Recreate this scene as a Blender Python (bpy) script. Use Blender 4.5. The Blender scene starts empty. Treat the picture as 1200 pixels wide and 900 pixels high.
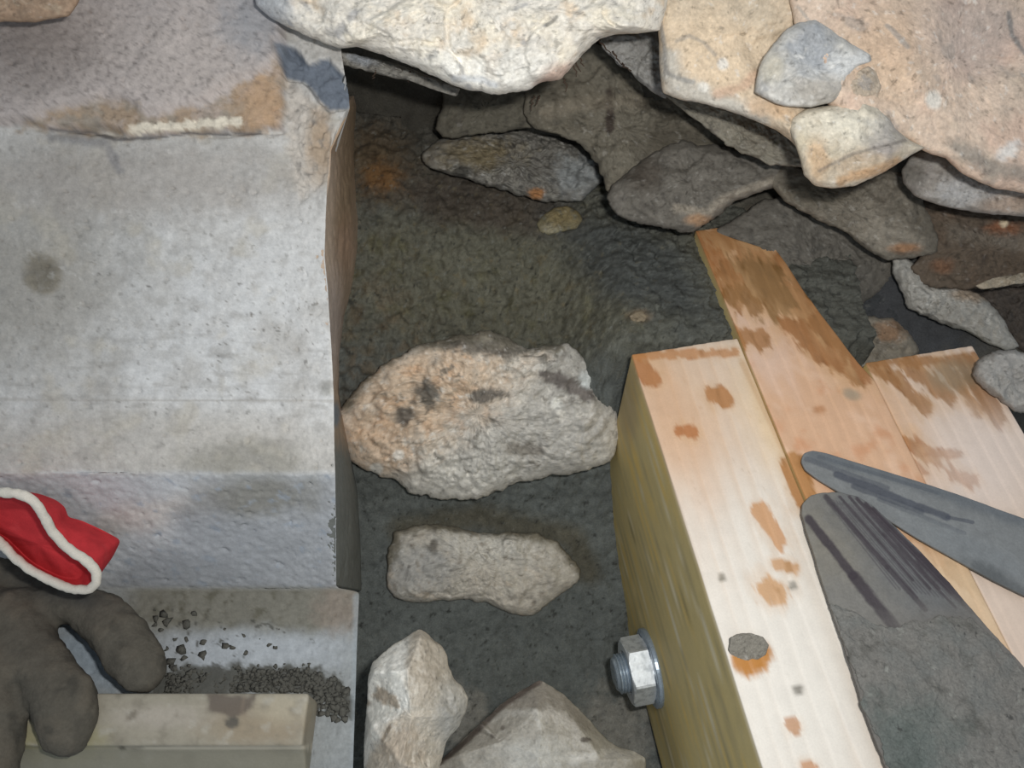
import bpy, math, random
import numpy as np
from mathutils import Vector
from mathutils.geometry import delaunay_2d_cdt

rng = np.random.default_rng(7)
SC = bpy.context.scene
COL = SC.collection

# ------------------------------------------------------------------ camera maths (1200x900 frame)
FPX = 1200 * 28 / 36
CH = 0.30
PIT = math.radians(58)
CAMP = np.array([0, 0, CH])
VR = np.array([1.0, 0, 0])
VF = np.array([0, math.cos(PIT), -math.sin(PIT)])
VU = np.array([0, math.sin(PIT), math.cos(PIT)])


def ray(px, py):
    px = np.asarray(px, float); py = np.asarray(py, float)
    return (VR * ((px - 600) / FPX)[..., None] + VU * ((450 - py) / FPX)[..., None] + VF)


def at(px, py, Z):
    return CAMP + ray(px, py) * np.asarray(Z, float)[..., None]


def on_plane(px, py, p0, n):
    d = ray(px, py)
    t = np.dot(np.asarray(p0) - CAMP, n) / (d @ n)
    return CAMP + d * t[..., None]


def proj(P):
    q = P - CAMP
    Z = q @ VF
    return 600 + FPX * (q @ VR) / Z, 450 - FPX * (q @ VU) / Z, Z


def nrm(v):
    v = np.asarray(v, float)
    return v / np.linalg.norm(v, axis=-1, keepdims=True)


# ------------------------------------------------------------------ numpy noise
def _h(i, j, k, s):
    n = (i.astype(np.uint32) * np.uint32(374761393) + j.astype(np.uint32) * np.uint32(668265263)
         + k.astype(np.uint32) * np.uint32(2147483647) + np.uint32((s * 1274126177) & 0xffffffff))
    n = (n ^ (n >> np.uint32(13))) * np.uint32(1274126177)
    n = n ^ (n >> np.uint32(16))
    n = n * np.uint32(2246822519)
    return n ^ (n >> np.uint32(15))


def perlin(P, seed=0):
    i = np.floor(P).astype(np.int64)
    f = P - i
    u = f * f * f * (f * (f * 6 - 15) + 10)
    out = 0
    for a in (0, 1):
        for b in (0, 1):
            for c in (0, 1):
                h = _h(i[:, 0] + a, i[:, 1] + b, i[:, 2] + c, seed)
                gx = (h & 1023).astype(float) / 511.5 - 1
                gy = ((h >> np.uint32(10)) & np.uint32(1023)).astype(float) / 511.5 - 1
                gz = ((h >> np.uint32(20)) & np.uint32(1023)).astype(float) / 511.5 - 1
                g = gx * (f[:, 0] - a) + gy * (f[:, 1] - b) + gz * (f[:, 2] - c)
                w = (u[:, 0] if a else 1 - u[:, 0]) * (u[:, 1] if b else 1 - u[:, 1]) * (u[:, 2] if c else 1 - u[:, 2])
                out = out + w * g
    return out * 1.25


def fbm(P, size, octv=4, gain=.5, seed=0):
    """size = feature size in metres; output about -1..1"""
    s = 0; a = 1; t = 0
    Q = np.asarray(P) / size + 13.7 * seed + 100
    for o in range(octv):
        s = s + a * perlin(Q, seed + o); t += a * .6; a *= gain; Q = Q * 2.03 + 5.1
    return s / t


def ridged(P, size, octv=4, seed=0):
    s = 0; a = 1; t = 0
    Q = np.asarray(P) / size + 7.3 * seed + 100
    for o in range(octv):
        s = s + a * (1 - np.abs(perlin(Q, seed + o)) * 2.2); t += a; a *= .5; Q = Q * 2.1 + 3.3
    return s / t


def voronoi(P, size, seed=0):
    Q = np.asarray(P) / size + 50
    i = np.floor(Q).astype(np.int64)
    f1 = np.full(len(Q), 9.0); f2 = f1.copy(); idv = np.zeros(len(Q))
    for a in (-1, 0, 1):
        for b in (-1, 0, 1):
            for c in (-1, 0, 1):
                ii = i + np.array([a, b, c])
                h = _h(ii[:, 0], ii[:, 1], ii[:, 2], seed)
                o = np.stack([(h & 1023), (h >> np.uint32(10)) & np.uint32(1023), (h >> np.uint32(20)) & np.uint32(1023)], 1) / 1023.0
                d = np.linalg.norm(ii + o - Q, axis=1)
                m = d < f1
                f2 = np.where(m, f1, np.minimum(f2, d)); f1 = np.where(m, d, f1); idv = np.where(m, h % 1000 / 1000, idv)
    return f1, f2, idv


def sstep(a, b, x):
    t = np.clip((x - a) / (b - a), 0, 1)
    return t * t * (3 - 2 * t)


def lin(c):
    c = np.asarray(c, float) / 255
    return np.where(c <= .04045, c / 12.92, ((c + .055) / 1.055) ** 2.4)


# ------------------------------------------------------------------ surface colour (albedo layout: stains, patches, veins, some painted shade)
class Paint:
    def __init__(s, P, base, rough=.9):
        s.P = P; s.Q = P; s.sat = .84; s.n = len(P)
        s.px, s.py, s.Z = proj(P)
        s.c = np.tile(lin(base), (s.n, 1)); s.r = np.full(s.n, float(rough))

    def mix(s, colr, m, rough=None):
        m = np.clip(m, 0, 1)
        s.c += (lin(colr) - s.c) * m[:, None]
        if rough is not None:
            s.r += (rough - s.r) * m
        return s

    def nz(s, size, lo, hi, octv=4, seed=0, stretch=None):
        Q = s.P if stretch is None else s.P * np.asarray(stretch)
        return sstep(lo, hi, fbm(Q, size, octv, .55, seed))

    def var(s, size, amt, octv=4, seed=0, stretch=None):
        Q = s.P if stretch is None else s.P * np.asarray(stretch)
        s.c *= (1 + amt * fbm(Q, size, octv, .6, seed))[:, None]
        return s

    def blob(s, cx, cy, rx, ry, rot=0, soft=.4, rag=.35, size=.006, seed=0):
        a = math.radians(rot); dx = s.px - cx; dy = s.py - cy
        u = (dx * math.cos(a) + dy * math.sin(a)) / rx; v = (-dx * math.sin(a) + dy * math.cos(a)) / ry
        d = np.sqrt(u * u + v * v) + rag * fbm(s.Q, size, 4, .6, seed)
        return 1 - sstep(1 - soft, 1 + soft, d)

    def line(s, pts, w, soft=.5, rag=.4, size=.005, seed=0):
        d = np.full(s.n, 1e9)
        for (x0, y0), (x1, y1) in zip(pts[:-1], pts[1:]):
            ex, ey = x1 - x0, y1 - y0; L = ex * ex + ey * ey + 1e-9
            t = np.clip(((s.px - x0) * ex + (s.py - y0) * ey) / L, 0, 1)
            d = np.minimum(d, np.hypot(s.px - x0 - t * ex, s.py - y0 - t * ey))
        d = d / w + rag * fbm(s.Q, size, 4, .6, seed)
        return 1 - sstep(1 - soft, 1 + soft, d)

    def poly(s, pts, soft=3, rag=3, size=.005, seed=0):
        """inside mask of a patch outline, soft edge in px"""
        x = s.px + rag * fbm(s.P, size, 4, .6, seed); y = s.py + rag * fbm(s.P + .37, size, 4, .6, seed + 3)
        ins = np.zeros(s.n, bool); d = np.full(s.n, 1e9)
        p = list(pts); q = p[1:] + p[:1]
        for (x0, y0), (x1, y1) in zip(p, q):
            cr = ((y0 > y) != (y1 > y)) & (x < (x1 - x0) * (y - y0) / (y1 - y0 + 1e-9) + x0)
            ins ^= cr
            ex, ey = x1 - x0, y1 - y0; L = ex * ex + ey * ey + 1e-9
            t = np.clip(((x - x0) * ex + (y - y0) * ey) / L, 0, 1)
            d = np.minimum(d, np.hypot(x - x0 - t * ex, y - y0 - t * ey))
        sd = np.where(ins, d, -d)
        return sstep(-soft, soft, sd)

    def rgba(s):
        g = s.c @ np.array([.3, .59, .11])
        s.c = g[:, None] + s.sat * (s.c - g[:, None])
        return np.concatenate([np.clip(s.c, .002, 1), np.clip(s.r, .02, 1)[:, None]], 1)


# ------------------------------------------------------------------ mesh + object helpers
def mesh_np(name, V, F, rgba=None, mat=None, smooth=True):
    """V (n,3), F list of arrays each (m,k)"""
    me = bpy.data.meshes.new(name)
    me.vertices.add(len(V)); me.vertices.foreach_set('co', np.asarray(V, np.float32).ravel())
    li = []; ls = []; lt = []; o = 0
    for A in F:
        if len(A) == 0:
            continue
        A = np.asarray(A, np.int32); k = A.shape[1]
        li.append(A.ravel()); n = len(A)
        ls.append(o + np.arange(n) * k); lt.append(np.full(n, k)); o += n * k
    li = np.concatenate(li); ls = np.concatenate(ls); lt = np.concatenate(lt)
    me.loops.add(len(li)); me.loops.foreach_set('vertex_index', li.astype(np.int32))
    me.polygons.add(len(ls)); me.polygons.foreach_set('loop_start', ls.astype(np.int32))
    me.polygons.foreach_set('loop_total', lt.astype(np.int32))
    me.update(calc_edges=True); me.validate()
    me.polygons.foreach_set('use_smooth', np.full(len(me.polygons), smooth))
    if rgba is not None:
        a = me.attributes.new('tint', 'FLOAT_COLOR', 'POINT')
        a.data.foreach_set('color', np.asarray(rgba, np.float32).ravel())
    if mat:
        me.materials.append(mat)
    return me


def put(name, V, F, rgba=None, mat=None, parent=None, smooth=True, base=None):
    V = np.asarray(V, float)
    if parent is None:
        loc = np.array([V[:, 0].mean(), V[:, 1].mean(), V[:, 2].min()]) if base is None else np.asarray(base)
    else:
        loc = np.array(parent.get('_w', (0, 0, 0)))
    me = mesh_np(name, V - loc, F, rgba, mat, smooth)
    ob = bpy.data.objects.new(name, me); COL.objects.link(ob)
    if parent is None:
        ob.location = loc; ob['_w'] = [float(x) for x in loc]
    else:
        ob.parent = parent; ob['_w'] = [float(x) for x in loc]
    return ob


def empty(name, loc):
    o = bpy.data.objects.new(name, None); COL.objects.link(o); o.location = loc
    o['_w'] = [float(x) for x in loc]; o.empty_display_size = .02
    return o


def tag(o, label=None, cat=None, group=None, kind=None):
    if label: o['label'] = label
    if cat: o['category'] = cat
    if group: o['group'] = group
    if kind: o['kind'] = kind
    return o


def grid_faces(nu, nv, wrap=False, flip=False):
    i = np.arange(nu - 1)[:, None]; j = np.arange(nv if wrap else nv - 1)[None, :]
    a = i * nv + j; b = (i + 1) * nv + j; c = (i + 1) * nv + (j + 1) % nv; d = i * nv + (j + 1) % nv
    F = np.stack([a, b, c, d], -1).reshape(-1, 4)
    return F[:, ::-1] if flip else F


def solidify_grid(T, drop):
    """closed solid from a top grid T (nu,nv,3) and a drop vector (or lower grid)"""
    nu, nv = T.shape[:2]
    B = T + drop
    V = np.concatenate([T.reshape(-1, 3), B.reshape(-1, 3)])
    n = nu * nv
    F = [grid_faces(nu, nv), grid_faces(nu, nv, flip=True) + n]
    idx = np.arange(n).reshape(nu, nv)
    loop = np.concatenate([idx[0, :], idx[1:, -1], idx[-1, -2::-1], idx[-2:0:-1, 0]])
    l2 = np.roll(loop, -1)
    F.append(np.stack([loop, l2, l2 + n, loop + n], 1))
    return V, F, n


def densify(pts, n, closed=True):
    p = np.asarray(pts, float)
    if closed:
        p = np.concatenate([p, p[:1]])
    d = np.r_[0, np.cumsum(np.linalg.norm(np.diff(p, axis=0), axis=1))]
    t = np.linspace(0, d[-1], n, endpoint=not closed)
    return np.stack([np.interp(t, d, p[:, k]) for k in range(p.shape[1])], 1)


def soften(p, it):
    for _ in range(it):
        p = (np.roll(p, 1, 0) + 2 * p + np.roll(p, -1, 0)) / 4
    return p


# ------------------------------------------------------------------ materials
def surf_mat(name, grain=.12, gsize=.0009, bump=.35, bsize=.0012, bdist=.0006, spec=.25, metal=0, coarse=.1, csize=.006):
    m = bpy.data.materials.new(name); m.use_nodes = True
    nt = m.node_tree; N = nt.nodes; L = nt.links
    b = N['Principled BSDF']
    at_ = N.new('ShaderNodeAttribute'); at_.attribute_name = 'tint'
    tc = N.new('ShaderNodeTexCoord')

    def noise(size, det=4, ro=.6):
        n = N.new('ShaderNodeTexNoise'); n.inputs['Scale'].default_value = 1 / size
        n.inputs['Detail'].default_value = det; n.inputs['Roughness'].default_value = ro
        L.new(tc.outputs['Object'], n.inputs['Vector']); return n

    def ramp(n, lo, hi):
        r = N.new('ShaderNodeMapRange'); r.inputs['From Min'].default_value = .25; r.inputs['From Max'].default_value = .75
        r.inputs['To Min'].default_value = lo; r.inputs['To Max'].default_value = hi
        L.new(n.outputs['Fac'], r.inputs['Value']); return r
    n1 = noise(gsize); n2 = noise(csize)
    r1 = ramp(n1, 1 - grain, 1 + grain); r2 = ramp(n2, 1 - coarse, 1 + coarse)
    mu = N.new('ShaderNodeMath'); mu.operation = 'MULTIPLY'
    L.new(r1.outputs[0], mu.inputs[0]); L.new(r2.outputs[0], mu.inputs[1])
    vm = N.new('ShaderNodeVectorMath'); vm.operation = 'SCALE'
    L.new(at_.outputs['Color'], vm.inputs[0]); L.new(mu.outputs[0], vm.inputs['Scale'])
    L.new(vm.outputs[0], b.inputs['Base Color'])
    L.new(at_.outputs['Alpha'], b.inputs['Roughness'])
    b.inputs['Specular IOR Level'].default_value = spec
    b.inputs['Metallic'].default_value = metal
    if bump > 0:
        nb = noise(bsize, 5, .65)
        bp = N.new('ShaderNodeBump'); bp.inputs['Strength'].default_value = bump; bp.inputs['Distance'].default_value = bdist
        L.new(nb.outputs['Fac'], bp.inputs['Height']); L.new(bp.outputs[0], b.inputs['Normal'])
    return m


M_stone = surf_mat('limestone', .16, .0012, .5, .0016, .0008)
M_slab = surf_mat('weathered_stone', .10, .0008, .3, .0008, .0004, coarse=.05)
M_mortar = surf_mat('damp_mortar', .22, .0009, .8, .0012, .0009)
M_wood = surf_mat('sawn_pine', .05, .0007, .12, .0007, .0002, spec=.3, coarse=.04)
M_mud = surf_mat('drying_mortar_film', .10, .0008, .3, .0009, .0004, coarse=.08)
M_glove = surf_mat('coated_knit', .12, .0011, .5, .0011, .0006, spec=.15)
M_cloth = surf_mat('red_cotton', .10, .0005, .4, .0005, .0003, spec=.1, coarse=.06)
M_zinc = surf_mat('zinc_plated_steel', .10, .0010, .12, .0012, .0002, spec=.5, metal=.4, coarse=.12, csize=.003)
M_root = surf_mat('dry_root', .1, .001, 0)


# ------------------------------------------------------------------ stone builder
def stone(name, outline, Z, center=None, bulge=.012, back=.03, tilt=(0, 0), ctrl=None, rough=.0012, lump=.004, lsize=.02,
          facet=0, fsize=.02, edge=1.2, pw=4.0, pb=.45, crag=.0012, paint=None, mat=None, nth=None, nr=None, seed=0, parent=None, base_col=(150, 145, 135),
          face_n=None, jag_size=.007, sharp=1, grow=1.0, bed=None, gain=1.0, speck=1.0):
    ol = np.asarray(outline, float)
    c = ol.mean(0) if center is None else np.asarray(center, float)
    ol = c + (ol - c) * grow
    if bed is not None:
        sm = np.concatenate([c + (ol - c) * q for q in (.5, .8, 1)])
        zz = np.array([hit_mortar(a, b) for a, b in sm])
        A = np.c_[np.ones(len(sm)), (sm - c) / 100]
        cf = np.linalg.lstsq(A, zz, rcond=None)[0]; Z = cf[0] - bed; tilt = (cf[1], cf[2])
    per = np.linalg.norm(np.diff(np.r_[ol, ol[:1]], axis=0), axis=1).sum()
    nth = nth or int(np.clip(per / 2.2, 120, 760)); rad = np.linalg.norm(ol - c, axis=1).max()
    nr = nr or int(np.clip(rad / 2.4, 26, 170))
    o = densify(ol, nth); o = soften(o, sharp)
    Zf = lambda x, y: Z + tilt[0] * (x - c[0]) / 100 + tilt[1] * (y - c[1]) / 100
    # outline roughness
    Po = at(o[:, 0], o[:, 1], Zf(o[:, 0], o[:, 1]))
    j = fbm(Po, jag_size, 4, .6, seed + 50)
    o0 = o
    o = c + (o - c) * (1 + edge * j / np.maximum(np.linalg.norm(o - c, axis=1), 5))[:, None]
    s = np.linspace(0, 1, nr + 1)[1:] ** .9
    o0 = soften(o0, 12); s8 = s[:, None] ** 7
    X = c[0] + s[:, None] * (o0[:, 0] - c[0])[None] + s8 * (o - o0)[:, 0][None]; Y = c[1] + s[:, None] * (o0[:, 1] - c[1])[None] + s8 * (o - o0)[:, 1][None]
    P0 = at(X, Y, Zf(X, Y))
    Pc = at(c[0], c[1], float(Zf(c[0], c[1])))
    n = nrm(CAMP - Pc) if face_n is None else nrm(face_n)
    prof = np.maximum(1 - s ** pw, 0) ** pb
    h = np.repeat(bulge * prof[:, None], nth, 1)
    if ctrl is not None:
        pts = [Vector(p) for p in densify(ol, 40)] + [Vector((a, b)) for a, b, _ in ctrl] + [Vector(c + 0.013)]
        hv = [0.0] * 40 + [q[2] for q in ctrl]
        dd = [np.hypot(a - c[0], b - c[1]) for a, b, _ in ctrl]
        hv.append(ctrl[int(np.argmin(dd))][2])
        r = delaunay_2d_cdt(pts, [], [], 0, 1e-6)
        vv = np.array([tuple(p) for p in r[0]]); hh = np.array([hv[i[0]] if i else 0 for i in r[3]])
        XY = np.stack([X.ravel(), Y.ravel()], 1); res = np.full(len(XY), 0.0)
        for t in r[2]:
            A, B, C_ = vv[t[0]], vv[t[1]], vv[t[2]]
            den = (B[1] - C_[1]) * (A[0] - C_[0]) + (C_[0] - B[0]) * (A[1] - C_[1])
            if abs(den) < 1e-9: continue
            l1 = ((B[1] - C_[1]) * (XY[:, 0] - C_[0]) + (C_[0] - B[0]) * (XY[:, 1] - C_[1])) / den
            l2 = ((C_[1] - A[1]) * (XY[:, 0] - C_[0]) + (A[0] - C_[0]) * (XY[:, 1] - C_[1])) / den
            l3 = 1 - l1 - l2; m = (l1 >= -1e-6) & (l2 >= -1e-6) & (l3 >= -1e-6)
            res[m] = l1[m] * hh[t[0]] + l2[m] * hh[t[1]] + l3[m] * hh[t[2]]
        h = res.reshape(nr, nth) + .35 * h
    Q = P0.reshape(-1, 3)
    env = sstep(0, .25, 1 - s)[:, None] * .8 + .2
    disp = lump * fbm(Q, lsize, 3, .5, seed) + rough * fbm(Q, lsize / 5, 4, .6, seed + 9)
    if crag:
        disp = disp + crag * (ridged(Q, .018, 4, seed + 2) - .5)
    if facet:
        f1, f2, idv = voronoi(Q + .006 * np.stack([fbm(Q, .02, 2, .5, seed + k) for k in (21, 22, 23)], 1), fsize, seed + 4)
        disp = disp + facet * (idv - .5) * sstep(0, .12, f2 - f1) + facet * .5 * (f1 - .5)
    h = h + disp.reshape(nr, nth) * env
    PT = P0 + h[..., None] * n
    # back half
    sb = np.linspace(0, 1, 15)[1:-1]
    Xb = c[0] + sb[:, None] * (o[:, 0] - c[0])[None]; Yb = c[1] + sb[:, None] * (o[:, 1] - c[1])[None]
    PB = at(Xb, Yb, Zf(Xb, Yb))
    hb = -back * np.maximum(1 - sb ** 2.6, 0)[:, None] ** .5 * (1 + .15 * fbm(PB.reshape(-1, 3), .03, 2, .5, seed + 7).reshape(len(sb), nth))
    PB = PB + hb[..., None] * n
    ctop = (PT[0].mean(0))[None]; cbot = (PB[0].mean(0))[None]
    V = np.concatenate([ctop, PT.reshape(-1, 3), PB[::-1].reshape(-1, 3), cbot])
    rings = nr + len(sb)
    F4 = grid_faces(rings, nth, wrap=True) + 1
    k = np.arange(nth); k2 = (k + 1) % nth
    T1 = np.stack([np.zeros(nth, int), 1 + k, 1 + k2], 1)
    last = 1 + (rings - 1) * nth
    T2 = np.stack([np.full(nth, last + nth), last + k2, last + k], 1)
    p = Paint(V, base_col)
    if paint: paint(p)
    p.c *= gain
    if speck:
        p.c *= (1 - .38 * speck * p.nz(.0028, .28, .55, 4, seed=seed + 60))[:, None]
        p.mix((226, 222, 214), .38 * speck * min(1., float(lin(base_col).mean() * 3)) * p.nz(.0032, .34, .6, 4, seed=seed + 61))
        p.var(.0018, .16 * speck, 3, seed=seed + 62); p.var(.006, .12 * speck, 3, seed=seed + 63)
    # orient: outline may run either way
    e = o - c
    if (e[:, 0] * np.roll(e[:, 1], -1) - e[:, 1] * np.roll(e[:, 0], -1)).sum() > 0:
        F4 = F4[:, ::-1]; T1 = T1[:, ::-1]; T2 = T2[:, ::-1]
    return put(name, V, [F4, T1, T2], p.rgba(), mat or M_stone, parent)


# ------------------------------------------------------------------ mortar bed: a slope of wet mortar rising away from the viewer
def mortar_z(x, y):
    z = np.interp(y, [-.05, .0, .06, .12, .175, .2, .225, .25, .285, .32, .36], [-.19, -.186, -.178, -.165, -.130, -.092, -.058, -.036, -.012, .0, .01])
    z = z - .16 * (x - .0)
    k = sstep(.010, .058, np.asarray(x, float)) * sstep(.200, .215, np.asarray(y, float))
    k = np.maximum(k, sstep(.245, .275, np.asarray(y, float)) * sstep(.03, .07, np.asarray(x, float)))
    return z + (np.maximum(z, -.005) - z) * k


def hit_mortar(px, py, off=0.0):
    d = ray(px, py); lo = .2; hi = .7
    ts = np.linspace(lo, hi, 2000); P = CAMP + d * ts[:, None]
    m = P[:, 2] < mortar_z(P[:, 0], P[:, 1]) + off
    return float(ts[np.argmax(m)])


def build_mortar():
    xs = np.linspace(-.17, .17, 430); ys = np.linspace(-.02, .345, 470)
    X, Y = np.meshgrid(xs, ys, indexing='ij')
    Zs = mortar_z(X, Y)
    for _ in range(14):
        Zs[:, 1:-1] = (Zs[:, :-2] + 2 * Zs[:, 1:-1] + Zs[:, 2:]) / 4
    T = np.stack([X, Y, Zs], -1)
    Q = T.reshape(-1, 3)
    up = sstep(.17, .22, Q[:, 1])
    f1, f2, idv = voronoi(Q, .007, 3)
    h = .004 * fbm(Q, .03, 3, .5, 1) + (.0013 + .0036 * up) * fbm(Q, .006, 4, .65, 2) + .0026 * up * (.5 - f1)
    n = nrm(np.array([.2, -.6, .7]))
    T = (Q + h[:, None] * n).reshape(T.shape)
    V, F, nt = solidify_grid(T, np.array([0, 0, -.05]))
    p = Paint(V, (88, 88, 80), .85)
    p.mix((100, 105, 102), p.blob(600, 720, 260, 330, soft=.6, rag=.25, size=.03), .8)
    p.mix((98, 96, 80), p.blob(600, 330, 230, 90, soft=.5, rag=.3, size=.02, seed=2), .7)
    p.mix((92, 88, 58), .75 * p.nz(.012, .05, .7, seed=5) * p.blob(580, 300, 220, 110, soft=.4))
    p.mix((105, 92, 60), .6 * p.nz(.005, .2, .7, seed=8) * p.blob(560, 320, 220, 120, soft=.4))
    p.mix((100, 84, 60), .6 * p.nz(.008, -.2, .5, seed=11) * p.blob(440, 410, 60, 80, soft=.5))
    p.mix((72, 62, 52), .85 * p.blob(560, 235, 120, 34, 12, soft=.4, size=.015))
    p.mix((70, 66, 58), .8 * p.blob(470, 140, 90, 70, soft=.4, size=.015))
    p.mix((132, 90, 44), .9 * p.blob(447, 207, 20, 17, soft=.6, rag=.6))
    p.mix((95, 70, 32), .5 * p.blob(440, 190, 40, 40, soft=.7, rag=.6))
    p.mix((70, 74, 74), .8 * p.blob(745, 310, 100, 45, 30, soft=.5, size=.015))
    p.mix((125, 100, 70), .5 * p.blob(750, 370, 14, 8, soft=.5))
    p.mix((88, 78, 52), .6 * p.line([(470, 620), (560, 605), (670, 630), (690, 670)], 14, soft=.8, seed=3))
    p.mix((140, 136, 126), .7 * p.blob(720, 860, 45, 50, soft=.5, rag=.8, size=.008))
    p.mix((140, 136, 126), .7 * p.blob(545, 850, 34, 40, soft=.5, rag=.8, size=.008))
    p.mix((44, 44, 40), .75 * p.nz(.0035, .3, .6, 4, seed=31)); p.mix((122, 112, 84), .45 * p.nz(.004, .3, .7, 4, seed=33) * p.blob(580, 310, 240, 130, soft=.5)); p.mix((126, 128, 122), .4 * p.nz(.0025, .4, .7, 3, seed=35))
    p.var(.004, .34, seed=4); p.var(.02, .18, seed=6)
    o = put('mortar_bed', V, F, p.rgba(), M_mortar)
    tag(o, 'grey mortar bed filling the gap between stone block and timber beam', 'mortar', kind='structure')
    return o


build_mortar()

# ------------------------------------------------------------------ left block: sloping worn top, front riser and lower ledge
LED = -.03
y_ledge = on_plane(300, 690, (0, 0, LED), np.array([0, 0, 1.]))[1]
FRONT = np.array([0, .129, .03])
TSL = math.radians(24)
N_TOP = np.array([0, -math.sin(TSL), math.cos(TSL)])
N_RIS = nrm(np.cross([1, 0, 0], [0, FRONT[1] - y_ledge, FRONT[2] - LED]))
if N_RIS[2] < 0: N_RIS = -N_RIS
ZUP = np.array([0, 0, 1.])


def slab_point(px, py):
    """nearest of the three planes of the block, seen along a ray"""
    A = on_plane(px, py, FRONT, N_TOP); B = on_plane(px, py, FRONT, N_RIS); C_ = on_plane(px, py, (0, 0, LED), ZUP)
    k1 = (np.asarray(py) < 555)[..., None]; k2 = (np.asarray(py) < 690)[..., None]
    return np.where(k1, A, np.where(k2, B, C_))


def block_noise(p):
    p.var(.0025, .16, seed=3); p.var(.03, .08, seed=4)


EDGE_Y = [-140, 0, 60, 100, 125, 170, 250, 300, 340, 400, 460, 520, 555, 560, 690, 692, 760, 900, 990]
EDGE_X = [395, 398, 400, 406, 408, 386, 382, 380, 384, 388, 391, 392, 393, 393, 394, 421, 418, 414, 411]


def build_block():
    rows = np.r_[np.linspace(-140, 552, 360), np.linspace(553, 558, 6), np.linspace(560, 686, 70), np.linspace(687, 694, 8), np.linspace(696, 990, 150)]
    ex = np.interp(rows, EDGE_Y, EDGE_X)
    u = np.r_[np.linspace(0, .9, 190), np.linspace(.9, 1, 40)[1:]]
    x0 = -160
    X = x0 + (ex[:, None] - x0) * u[None]; Y = np.repeat(rows[:, None], len(u), 1)
    T = slab_point(X, Y)
    # round the steps
    for _ in range(5):
        T[1:-1] = (T[:-2] + 2 * T[1:-1] + T[2:]) / 4
    Q = T.reshape(-1, 3); px, py, _ = proj(Q)
    pp = Paint(Q, (0, 0, 0))
    upper = pp.poly([(-400, -400), (338, -400), (335, 40), (333, 70), (332, 150), (290, 153), (255, 155), (200, 158), (150, 158), (130, 150), (60, 152), (35, 146), (-20, 150), (-400, 150)], 4, 3, .006)
    lipslope = pp.poly([(40, 150), (60, 135), (100, 128), (130, 115), (150, 120), (175, 138), (200, 135), (240, 125), (280, 100), (310, 90), (330, 70), (334, 100), (332, 155), (260, 157), (150, 160)], 5, 4, .006)
    h = .0065 * upper - .0032 * lipslope
    h += (.0006 * fbm(Q, .004, 4, .65, 5) + .0009 * fbm(Q, .018, 3, .5, 9)) * np.clip(upper + .15, 0, 1)
    h += .0005 * fbm(Q, .003, 4, .65, 6) - .0010 * sstep(.4, .62, fbm(Q, .003, 4, .6, 64)) + .0012 * fbm(Q, .05, 2, .5, 7)
    chip = pp.poly([(335, 90), (372, 120), (388, 135), (392, 200), (350, 235), (335, 160)], 8, 8)
    h += chip * (.0035 * fbm(Q, .008, 4, .6, 8) - .001)
    blue = pp.poly([(322, 50), (345, 55), (362, 76), (385, 68), (402, 90), (412, 112), (408, 128), (385, 130), (374, 117), (358, 97), (334, 92)], 3, 3)
    h += blue * (-.004 + .0015 * fbm(Q, .004, 3, .6, 2))
    Nn = np.where((py < 555)[:, None], N_TOP, np.where((py < 690)[:, None], N_RIS, ZUP))
    T = (Q + h[:, None] * Nn).reshape(T.shape)
    # lower grid: side goes down; a rounded stone below, slightly undercut
    V, F, n = solidify_grid(T, np.array([-.055, 0.004, -.13]))
    p = Paint(V, (186, 183, 178), .85)
    # top
    p.mix((194, 194, 193), p.blob(220, 400, 260, 160, soft=.6, rag=.2, size=.04))
    p.mix((168, 164, 158), .7 * p.nz(.03, -.1, .6, seed=2))
    p.mix((148, 142, 132), .8 * p.blob(40, 330, 120, 110, soft=.8, rag=.5, size=.02))
    p.mix((128, 120, 104), .9 * p.blob(50, 320, 23, 25, soft=.25, rag=.3, size=.006))
    p.mix((100, 94, 82), .5 * p.blob(52, 322, 15, 17, soft=.6))
    p.mix((170, 162, 150), .6 * p.blob(180, 520, 240, 40, soft=.6, rag=.3, size=.02))
    p.mix((132, 128, 116), .7 * p.blob(290, 545, 75, 26, soft=.6, rag=.5, size=.012))
    p.mix((120, 118, 110), .65 * p.blob(385, 455, 10, 9, soft=.5))
    p.mix((204, 200, 192), .55 * p.line([(386, 240), (388, 330), (390, 460)], 3, soft=.6))
    p.mix((90, 86, 80), .75 * p.nz(.0028, .52, .72, 3, seed=15) * p.blob(220, 390, 190, 120, soft=.5))
    p.mix((106, 98, 88), .8 * p.nz(.0018, .5, .66, 3, seed=16) * p.blob(300, 370, 70, 40, soft=.5))
    p.mix((150, 146, 140), .36 * p.nz(.006, .05, .5, 4, seed=63)); p.mix((120, 116, 110), .5 * p.nz(.0025, .38, .62, 4, seed=64)); p.mix((176, 168, 152), .5 * p.nz(.02, .1, .5, 4, seed=65))
    p.mix((206, 204, 200), .5 * p.nz(.0035, .3, .7, 3, seed=17) * p.blob(220, 260, 200, 110, soft=.5))
    p.mix((130, 125, 118), .35 * p.nz(.004, .1, .6, 3, seed=18, stretch=(.25, 1, 1)) * p.blob(180, 450, 300, 90, soft=.4))
    p.mix((150, 144, 136), .5 * p.line([(0, 468), (390, 470)], 1.2, soft=.6, rag=.6))
    p.mix((158, 150, 142), .7 * p.blob(150, 210, 200, 40, soft=.7, rag=.4, size=.01))
    # upper layer: pinkish stippled coat
    up = p.poly([(-400, -400), (338, -400), (335, 40), (333, 70), (332, 153), (290, 153), (255, 155), (200, 158), (150, 158), (130, 152), (60, 153), (35, 147), (-20, 150), (-400, 150)], 3, 3)
    p.mix((180, 168, 162), up * .95)
    p.mix((184, 172, 164), up * .6 * p.blob(230, 70, 90, 50, soft=.8))
    p.mix((134, 124, 120), up * .6 * p.nz(.002, .1, .6, 3, seed=20))
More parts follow.
